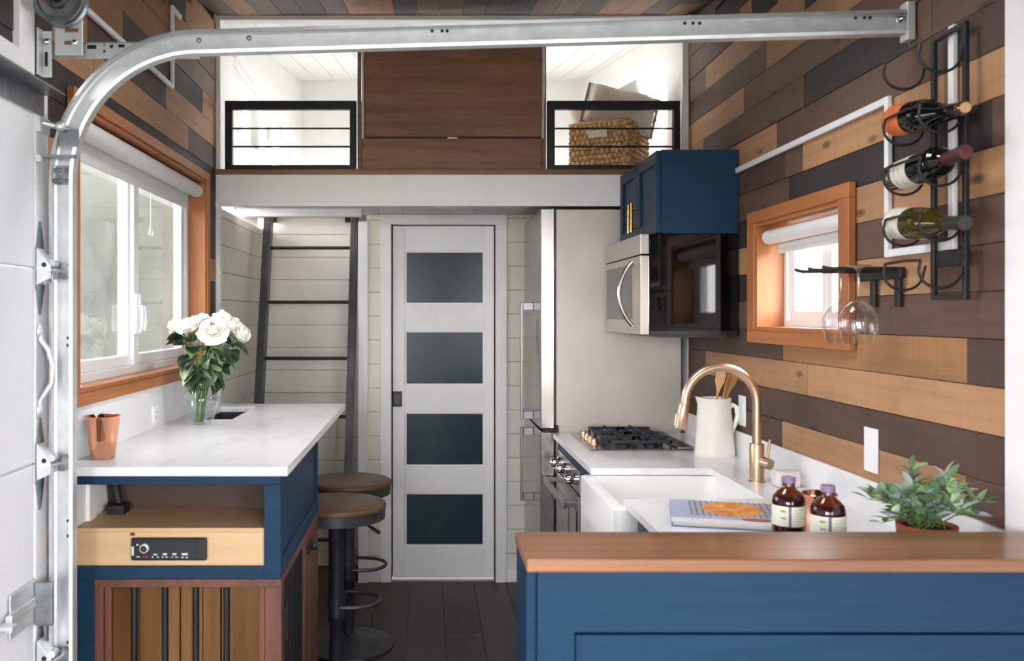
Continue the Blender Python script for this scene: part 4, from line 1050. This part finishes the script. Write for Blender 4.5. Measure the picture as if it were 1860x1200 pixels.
for nm, x, y, hh in (('beside the bronze faucet', 1349, 745.5, .121), ('above the potted plant', 1583.5, 817, .126)):
    s = (x-VX)/(XR-.003); p = P(x, y, s)
    sw = thing('switch_plate', 'tall white switch plate on the plank wall '+nm, 'switch plate', (XR, p.y, p.z))
    B('plate', 'plastic', (XR-.0075, XR-.002, p.y-.037, p.y+.037, p.z-hh/2, p.z+hh/2), sw, .0015)
    B('rocker', 'plastic', (XR-.0095, XR-.0075, p.y-.016, p.y+.016, p.z-.033, p.z+.033), sw, .001)

# ================================================================== THINGS ON THE RIGHT WORKTOP
fa = thing('kitchen_faucet', 'champagne bronze gooseneck faucet behind the white sink', 'faucet', (1.13, 3.02, ZC))
fx, fy = 1.132, 3.02
MB().lathe([(.028, 0), (.028, .004), (.0245, .006), (.0245, .128), (.023, .131), (.017, .131)], 28, (fx, fy, ZC)).build('body', 'brass', fa)
pts = [(fx, fy, ZC+.12), (fx, fy, ZC+.2)]
cz = 1.218; Rr = .1235
for i in range(0, 19):
    a = math.pi*i/18*1.02; pts.append((fx-Rr+Rr*math.cos(a), fy, cz+Rr*math.sin(a)))
pts.append((fx-2*Rr-.004, fy, cz-.012))
MB().tube(pts, .0152, 20).build('gooseneck', 'brass', fa)
sp_ = MB().tube([(fx-2*Rr-.002, fy, cz-.002), (fx-2*Rr-.004, fy, cz-.012), (fx-2*Rr-.016, fy, cz-.085), (fx-2*Rr-.017, fy, cz-.088)], [.0165, .0185, .0215, .0195], 24).build('spray_head', 'brass', fa)
MB().box(-.006, .006, -.008, .008, -.028, .018).xf(Matrix.Translation((fx-2*Rr-.030, fy-.004, cz-.05)) @ Matrix.Rotation(math.radians(9), 4, 'Y')).build('spray_button', 'brass', sp_, .003)
hv = MB().cyl((fx+.005, fy, ZC+.072), (fx+.03, fy-.045, ZC+.066), .0185, 24).cyl((fx+.004, fy, ZC+.072), (fx+.012, fy-.012, ZC+.071), .021, 20).build('valve', 'brass', fa)
MB().cyl((fx+.024, fy-.032, ZC+.08), (fx+.031, fy-.036, ZC+.150), .0048, 12).build('lever', 'brass', fa)

jx, jy = 1.172, 3.587
ju = thing('pitcher', 'cream ceramic pitcher holding wooden spoons beside the cooktop', 'pitcher', (jx, jy, ZC))
jb = MB().lathe([(.001, 0), (.078, 0), (.081, .004), (.080, .02), (.064, .205), (.065, .225), (.067, .234), (.0645, .235), (.0615, .225), (.060, .205), (.074, .02), (.001, .014)], 44, (jx, jy, ZC), cap=False)
for v in jb.v:                                       # pulled spout on the left
    a = math.atan2(v.y-jy, v.x-jx); k = max(0, math.cos(a-math.pi))**8; h_ = max(0, (v.z-ZC-.19)/.045)
    v.x -= .012*k*h_; v.z += .006*k*h_
jb.build('body', 'ceramic', ju)
MB().tube([(jx+.058, jy-.005, ZC+.195), (jx+.072, jy-.006, ZC+.207), (jx+.086, jy-.008, ZC+.198), (jx+.090, jy-.01, ZC+.165), (jx+.080, jy-.01, ZC+.125), (jx+.066, jy-.008, ZC+.092), (jx+.061, jy-.006, ZC+.082)], [.009, .010, .010, .0095, .009, .008, .007], 14).build('handle', 'ceramic', ju)
def spoon(lab, top, foot, wid, roll):
    t = thing('wooden_spoon', lab, 'spoon', foot, 'wooden utensils in the pitcher')
    a, b = Vector(foot), Vector(top); d = (b-a).normalized(); hb_ = b-d*.085
    MB().tube([a, a.lerp(hb_, .5), hb_], [.0045, .005, .0055], 10).build('shaft', 'spoon', t)
    q = d.to_track_quat('Z', 'X').to_matrix().to_4x4() @ Matrix.Rotation(roll, 4, 'Z')
    n = 10; prof = [(-.006, 0), (-wid*.5, .02), (-wid, .045), (-wid, .078), (-wid*.75, .09), (wid*.75, .09), (wid, .078), (wid, .045), (wid*.5, .02), (.006, 0)]
    vs = [(x, -.003, z) for x, z in prof]+[(x, .003, z) for x, z in prof]
    MB().add(vs, [tuple(range(10)), tuple(range(19, 9, -1))]+[(i, 10+i, 10+(i+1) % 10, (i+1) % 10) for i in range(10)]).xf(Matrix.Translation(hb_-d*.004) @ q).build('paddle', 'spoon', t, .0015)
spoon('pale wooden spatula standing upright in the cream pitcher', (jx+.022, jy-.02, ZC+.345), (jx-.025, jy, ZC+.03), .019, 0)
spoon('slotted wooden spatula leaning right in the cream pitcher', (jx+.066, jy+.0, ZC+.325), (jx-.035, jy+.01, ZC+.02), .02, .9)
spoon('honey-coloured wooden spoon leaning furthest right in the cream pitcher', (jx+.093, jy+.012, ZC+.335), (jx-.03, jy+.024, ZC+.02), .017, .5)

tag(MB().box(1.155, 1.235, 2.90, 2.965, ZC, ZC+.055).build('soap_block', 'soap', None, .012, seg=3), 'white marbled soap block by the backsplash near the faucet', 'soap')

# cook book with a printed cover
def cover_mat():
    m = mat('printed_cover', lin(178, 186, 206), .3); p = m.node_tree.nodes['Principled BSDF']
    tc = N(m, 'ShaderNodeTexCoord'); sx = N(m, 'ShaderNodeSeparateXYZ'); L(m, tc.outputs['Object'], sx.inputs[0])
    def M1(op, a, b=None, c=None):
        n = N(m, 'ShaderNodeMath', operation=op)
        for i, v in enumerate((a, b, c)):
            if v is None: continue
            if isinstance(v, (int, float)): n.inputs[i].default_value = v
            else: L(m, v, n.inputs[i])
        return n.outputs[0]
    x, y = sx.outputs[0], sx.outputs[1]
    ex = M1('DIVIDE', M1('SUBTRACT', x, .0), .082); ey = M1('DIVIDE', M1('SUBTRACT', y, .045), .098)
    nz = noise(m, tc.outputs['Object'], 34, 6, .7)
    rr = M1('ADD', M1('SQRT', M1('ADD', M1('MULTIPLY', ex, ex), M1('MULTIPLY', ey, ey))), M1('MULTIPLY', M1('SUBTRACT', nz, .5), .25))
    pie = M1('LESS_THAN', rr, 1.0)
    # wire rack rectangle with grid lines
    bx = M1('LESS_THAN', M1('ABSOLUTE', M1('SUBTRACT', x, 0.01)), .125); by = M1('LESS_THAN', M1('ABSOLUTE', M1('SUBTRACT', y, .045)), .105)
    rack = M1('MULTIPLY', bx, by)
    gx = M1('LESS_THAN', M1('FRACT', M1('MULTIPLY', x, 60)), .3); gy_ = M1('LESS_THAN', M1('FRACT', M1('MULTIPLY', y, 45)), .25)
    grid = M1('MULTIPLY', rack, M1('MAXIMUM', gx, gy_))
    mxx = lambda f, a, b: (lambda n: (L(m, f, n.inputs[0]), L(m, a, n.inputs[6]) if not isinstance(a, tuple) else setattr(n.inputs[6], 'default_value', a), L(m, b, n.inputs[7]) if not isinstance(b, tuple) else setattr(n.inputs[7], 'default_value', b), n.outputs[2])[-1])(N(m, 'ShaderNodeMix', data_type='RGBA'))
    c0 = mxx(M1('LESS_THAN', y, -.095), lin(176, 184, 208), lin(232, 232, 236))
    c1 = mxx(grid, c0, lin(112, 112, 122))
    pc = ramp(m, nz, [(.32, lin(150, 66, 14)), (.45, lin(214, 120, 30)), (.58, lin(240, 168, 70)), (.72, lin(250, 206, 130))])
    c2 = mxx(pie, c1, pc)
    ix = M1('DIVIDE', M1('SUBTRACT', x, .055), .04); iy = M1('DIVIDE', M1('SUBTRACT', y, -.085), .02)
    leafm = M1('LESS_THAN', M1('ADD', M1('MULTIPLY', ix, ix), M1('MULTIPLY', iy, iy)), 1.)
    L(m, mxx(leafm, c2, lin(170, 78, 50)), p.inputs['Base Color']); return m
bk2 = thing('cookbook', 'cookbook with a golden pie on its cover lying by the sink', 'book', (.86, 2.53, ZC))
bloc = Vector((.862, 2.48, ZC)); brot = math.radians(-14)
bk2.location = bloc; bk2.rotation_euler = (0, 0, brot)
MB().box(-.165, .160, -.139, .139, .003, .013).build('pages', 'paper', bk2, 0, True)
MB().box(-.17, .165, -.145, .145, .013, .0155).build('front_cover', cover_mat(), bk2, 0, True)
MB().box(-.17, .165, -.145, .145, .0005, .003).build('back_cover', mat('blue_cover', lin(120, 136, 186), .4), bk2, 0, True)
MB().box(.1605, .165, -.145, .145, .003, .013).build('spine', 'paper', bk2, 0, True)

def syrup_bottle(label, X, Y):
    t = thing('syrup_bottle', label, 'bottle', (X, Y, ZC), 'amber syrup bottles')
    c = (X, Y, ZC)
    MB().lathe([(.001, 0), (.034, 0), (.0375, .004), (.0375, .125), (.0345, .139), (.026, .150), (.0165, .157), (.0140, .161), (.0140, .175)], 36, c, cap=False).build('body', 'amber', t)
    MB().lathe([(.0378, .003), (.0378, .070)], 36, c, cap=False).build('syrup', 'syrup', t)
    MB().lathe([(.0378, .121), (.0378, .1255), (.0349, .1388), (.0318, .143)], 36, c, cap=False).build('upper_syrup', 'syrup', t)
    lb = MB().lathe([(.0382, .073), (.0382, .120)], 40, c, cap=False).build('label', mat('cream_label', lin(226, 226, 206), .6), t)
    for a0, a1, z0, z1, mm in [(-112, -103, .073, .120, 'lilac')]+[(-95+rng.uniform(0, 4), -52-rng.uniform(0, 20), .079+k*.0066, .0802+k*.0066, 'foil_text') for k in range(6)]+[(-140, -122, .106, .111, 'green_print'), (-138, -120, .090, .094, 'green_print')]:
        if mm not in M: M[mm] = mat(mm, lin(150, 158, 120) if mm == 'green_print' else lin(168, 168, 152), .6)
        n = 8; vs = []
        for k in range(n+1):
            a = math.radians(a0+(a1-a0)*k/n)
            for z in (z0, z1): vs.append((X+.0386*math.cos(a), Y+.0386*math.sin(a), ZC+z))
        MB().add(vs, [(2*k, 2*k+2, 2*k+3, 2*k+1) for k in range(n)]).build('label_print', mm, lb)
    MB().lathe([(.0145, .170), (.016, .171), (.016, .183), (.0145, .1855), (.001, .1855)], 24, c, cap=False).build('cap', 'lilac', t)
syrup_bottle('amber syrup bottle with lilac cap right beside the cookbook', .865, 2.105)
syrup_bottle('amber syrup bottle with lilac cap nearer the potted plant', .911, 2.0)
cup('copper_cup', 'copper tumbler standing behind the two amber syrup bottles', .985, 2.21, ZC, .042, .031, .125)

# potted sage plant
PX, PY = 1.118, 1.94+.03
pp = thing('potted_plant', 'grey-green leafy plant in a terracotta pot behind the bar', 'plant', (PX, PY, ZC))
MB().lathe([(.001, 0), (.042, 0), (.052, .078), (.060, .079), (.0625, .104), (.056, .104), (.053, .094), (.001, .094)], 32, (PX, PY, ZC), cap=False).build('pot', 'terracotta', pp)
MB().lathe([(.0535, .097), (.001, .104)], 28, (PX, PY, ZC), cap=False).build('soil', 'soil', pp)
sg_me = leaf_mesh('leaf', .036, .0095, 'sage', .12, .2)
SG = [lin(122, 150, 106), lin(140, 166, 118), lin(108, 138, 96), lin(164, 182, 156), lin(172, 182, 188), lin(92, 118, 86)]
for k in range(36):
    a = rng.uniform(0, 2*math.pi); el = rng.uniform(.12, 1.4); ln = rng.uniform(.085, .15)
    d = Vector((math.cos(a)*math.cos(el)*1.1, math.sin(a)*math.cos(el)*.62, math.sin(el)*.95))
    b0 = Vector((PX+rng.uniform(-.03, .03), PY+rng.uniform(-.03, .03), ZC+.098)); p1 = b0+d*ln*.55+Vector((0, 0, .018)); p2 = b0+d*ln
    p2.x = min(max(p2.x, PX-.115), PX+.1); p2.z = min(p2.z, ZC+.238); p2.y = max(p2.y, 1.87)
    MB().tube([b0, p1, p2], [.0018, .0014, .001], 5).build('stalk', 'stem', pp)
    for q in range(9):
        u = .25+.75*q/8; p = b0.lerp(p1, u*2) if u < .5 else p1.lerp(p2, u*2-1)
        aa = q*2.4+k; dd = Vector((math.cos(aa), math.sin(aa)*.7, rng.uniform(.0, .7)))+d.normalized()*.7
        if q == 8: dd = d+Vector((0, 0, .2))
        if p.x+dd.normalized().x*.04 > 1.25: dd.x = -abs(dd.x)*.2
        put_leaf(sg_me, pp, p, dd, rng.uniform(-.6, .6), rng.uniform(.85, 1.3), rng.choice(SG))

# ================================================================== RIGHT WALL: rails, wine rack, stemware
def raceway(label, pts, wall, sgn, ww, m='white'):
    t = thing('cable_raceway', label, 'cable raceway', (wall, pts[0][0], pts[0][1]))
    for (y0, z0), (y1, z1) in zip(pts, pts[1:]):
        a, b = (wall-.016, wall-.003) if sgn < 0 else (wall+.003, wall+.016)
        if abs(y0-y1) < 1e-4: B('channel', 'vinyl', (a, b, y0-ww/2, y0+ww/2, min(z0, z1)-ww/2, max(z0, z1)+ww/2), t, .002)
        else: B('channel', 'vinyl', (a, b, min(y0, y1)+ww/2*(1 if True else 0), max(y0, y1)-ww/2, z0-ww/2, z0+ww/2), t, .002)
raceway('white cable raceway running along the right wall and around the wine rack', [(YF-.01, 2.108), (2.412, 2.108), (2.412, 1.688), (2.115, 1.688), (2.115, 2.205)], XR, -1, .021)
raceway('white cable raceway high on the left wall behind the track', [(2.34, 2.43), (3.515, 2.43), (3.515, 2.745), (3.64, 2.745)], XL, 1, .018)

WX = 1.247
wr_ = thing('wine_rack', 'black wire wall rack holding three wine bottles', 'wine rack', (WX, 2.1, 1.557))
y0_, y1_ = 2.038, 2.165
for y in (y0_, y1_): B('upright', 'black', (WX-.006, WX+.006, y-.0065, y+.0065, 1.557, 2.20), wr_, .002)
for z in (1.563, 2.194): B('end_bar', 'black', (WX-.006, WX+.006, y0_+.0065, y1_-.0065, z-.006, z+.006), wr_, .002)
for z in (1.655, 2.0): 
    cb_ = B('cross_plate', 'black', (WX, WX+.004, y0_+.0065, y1_-.0065, z-.017, z+.017), wr_, .001)
    B('wall_standoff', 'black', (WX+.004, XR-.001, (y0_+y1_)/2-.012, (y0_+y1_)/2+.012, z-.012, z+.012), cb_)
WAX = 1.188
slots = [2.125, 1.985, 1.862, 1.735, 1.61]
for z in slots[:4]+[1.625]:
    for sgn_, yc in ((1, y0_), (-1, y1_+.03)):
        p = []
        for i in range(15):
            a = math.pi*i/14; p.append((WAX+.050*math.cos(a), yc, z-.043*math.sin(a)))
        p = [(WX-.004, yc, z+.018)]+p+[(WAX-.045, yc, z+.022)]
        MB().tube(p, .0034, 7).build('wire_loop', 'black', wr_)
    MB().tube([(WAX-.045, y0_, z+.022), (WAX-.047, (y0_+y1_)/2, z+.024), (WAX-.045, y1_+.03, z+.022)], .0034, 7).build('wire_link', 'black', wr_)
def wine(label, zb, zt, glass, prof, lab_col, foil, cork, lab_z):
    base = Vector((WAX+.0, 2.232, zb)); tip = Vector((WAX-.006, 1.932, zt)); d = (tip-base).normalized()
    q = Matrix.Translation(base) @ d.to_track_quat('Z', 'Y').to_matrix().to_4x4()
    t = thing('wine_bottle', label, 'wine bottle', base, 'wine bottles in the wall rack')
    MB().lathe(prof, 32, cap=False).xf(q).build('glass', glass, t)
    r = prof[3][0]+.0004
    lb = MB().lathe([(r, lab_z[0]), (r, lab_z[1])], 36, cap=False).xf(q).build('label', lab_col, t)
    if foil: MB().lathe([(.0158, .222), (.0155, .29), (.0165, .292), (.0165, .301), (.001, .302)], 22, cap=False).xf(q).build('foil', foil, t)
    else:
        MB().lathe([(.0155, .285), (.016, .286), (.016, .298), (.0125, .3)], 22, cap=False).xf(q).build('lip', 'amber', t)
        MB().lathe([(.001, .3055), (.011, .3055), (.0118, .303), (.0118, .295)], 20, cap=False).xf(q).build('cork', 'cork', t)
    return t, lb, q, r
bur = [(.001, .006), (.030, .0), (.0375, .004), (.039, .012), (.039, .125), (.036, .15), (.028, .18), (.019, .21), (.0150, .235), (.0145, .285), (.0150, .296)]
bor = [(.001, .006), (.030, .0), (.035, .004), (.037, .012), (.037, .185), (.034, .203), (.023, .217), (.0155, .226), (.0145, .25), (.0142, .285), (.0148, .296)]
M['lab_or'] = speck('orange_label', lin(232, 122, 60), lin(214, 104, 48), 90., .6); M['lab_wh'] = mat('white_label', lin(226, 220, 208), .6); M['ink'] = mat('label_ink', lin(120, 112, 108), .7)
def marks(lb, q, r, rows_):
    for z0, a0, a1 in rows_:
        n = 6; vs = []
        for k in range(n+1):
            a = math.radians(a0+(a1-a0)*k/n)
            for zz in (z0, z0+.0022): vs.append(q @ Vector(((r+.0004)*math.cos(a), (r+.0004)*math.sin(a), zz)))
        MB().add(vs, [(2*k, 2*k+2, 2*k+3, 2*k+1) for k in range(n)]).build('label_print', 'ink', lb)
wine('dark wine bottle with an orange label, topmost in the wall rack', 2.012, 1.975, 'wineblk', bur, 'lab_or', None, True, (.012, .085))
_, lb, q, r = wine('dark wine bottle with burgundy foil, middle one in the wall rack', 1.868, 1.878, 'wineblk', bor, 'lab_wh', 'foilr', None, (.045, .115))
marks(lb, q, r, [(.062, a, a+38) for a in (60, 110, 160, 210, 260)]+[(.085, a, a+24) for a in (70, 120, 170, 220)])
_, lb, q, r = wine('olive green wine bottle with charcoal foil, lowest in the wall rack', 1.752, 1.722, 'wineolv', bur, 'lab_wh', 'foilb', None, (.012, .085))
marks(lb, q, r, [(.03, a, a+30) for a in (60, 110, 160, 210, 260)]+[(.055, a, a+40) for a in (70, 130, 190, 250)])

sr = thing('stemware_rack', 'black wire stemware rack on the plank wall beside the small window', 'glass rack', (XR, 2.45, 1.63))
B('wall_bar', 'black', (1.255, 1.2695, 2.335, 2.585, 1.618, 1.648), sr, .002)
for y in (2.36, 2.49): B('wall_leg', 'black', (1.258, 1.269, y-.013, y+.013, 1.542, 1.618), sr, .002)
RZ = 1.645
for yc in (2.385, 2.46, 2.535):
    xe = 1.075-(yc-2.385)*.07; hw = .0165; n_ = .0175
    MB().tube([(1.262, yc-.028, RZ), (xe+.03, yc-.028, RZ), (xe+.008, yc-.02, RZ), (xe, yc-.006, RZ+.004), (xe, yc+.006, RZ+.006), (xe+.008, yc+.02, RZ+.004), (xe+.03, yc+.028, RZ), (1.262, yc+.028, RZ)], .0042, 8).build('wire_loop', 'black', sr)
def wineglass(label, X, Y, zf):
    t = thing('wine_glass', label, 'wine glass', (X, Y, zf-.205), 'hanging wine glasses')
    pr = [(.036, .0), (.034, -.002), (.012, -.006), (.0045, -.014), (.0034, -.03), (.0034, -.082), (.006, -.092)]
    MB().lathe(pr, 32, (X, Y, zf), cap=True).build('foot_and_stem', 'glass', t)
    MB().lathe([(.004, -.091), (.018, -.096), (.034, -.110), (.0445, -.130), (.048, -.150), (.0465, -.172), (.042, -.192), (.0375, -.207)], 40, (X, Y, zf), cap=False).build('bowl', 'glass', t)
wineglass('clear wine glass hanging upside down, nearer one in the rack', 1.133, 2.31, RZ+.005)
wineglass('clear wine glass hanging upside down, farther one overlapping the window', 1.143, 2.43, RZ+.005)

# ================================================================== OUTDOORS
struct(MB().box(-40, 40, -40, 45, -.75, -.65).build('ground', 'grass'))
for (x, y, h, r, lab) in ((-3.6, 9.5, 6.5, 1.3, 'dense tree outside, at the near sash of the left window'), (-6.2, 14.2, 7.5, 1.9, 'tall grey-green tree outside behind the window mullion'), (-3.0, 14.6, 7.0, 1.2, 'far tree outside, at the far sash of the left window'), (-6.0, 20.5, 9.0, 2.4, 'broad tree outside at the left edge of the window')):
    t = thing('garden_tree', lab, 'tree', (x, y, -.65), 'trees outside the left window')
    MB().tube([(x, y, -.65), (x+.05, y, h*.35), (x, y, h*.6)], [.16, .13, .08], 10).build('trunk', 'bark', t)
    rr = random.Random(int(x*100)); cr = MB()
    for k in range(16):
        a = rr.uniform(0, 6.28); q = rr.uniform(.15, .8)*r; zz = rr.uniform(.0, h*.92)
        cr.ball((x+math.cos(a)*q, y+math.sin(a)*q, zz), (r*rr.uniform(.4, .62), r*rr.uniform(.4, .62), r*rr.uniform(.5, .8)), 12, 9)
    cr.build('crown', 'foliage', t)
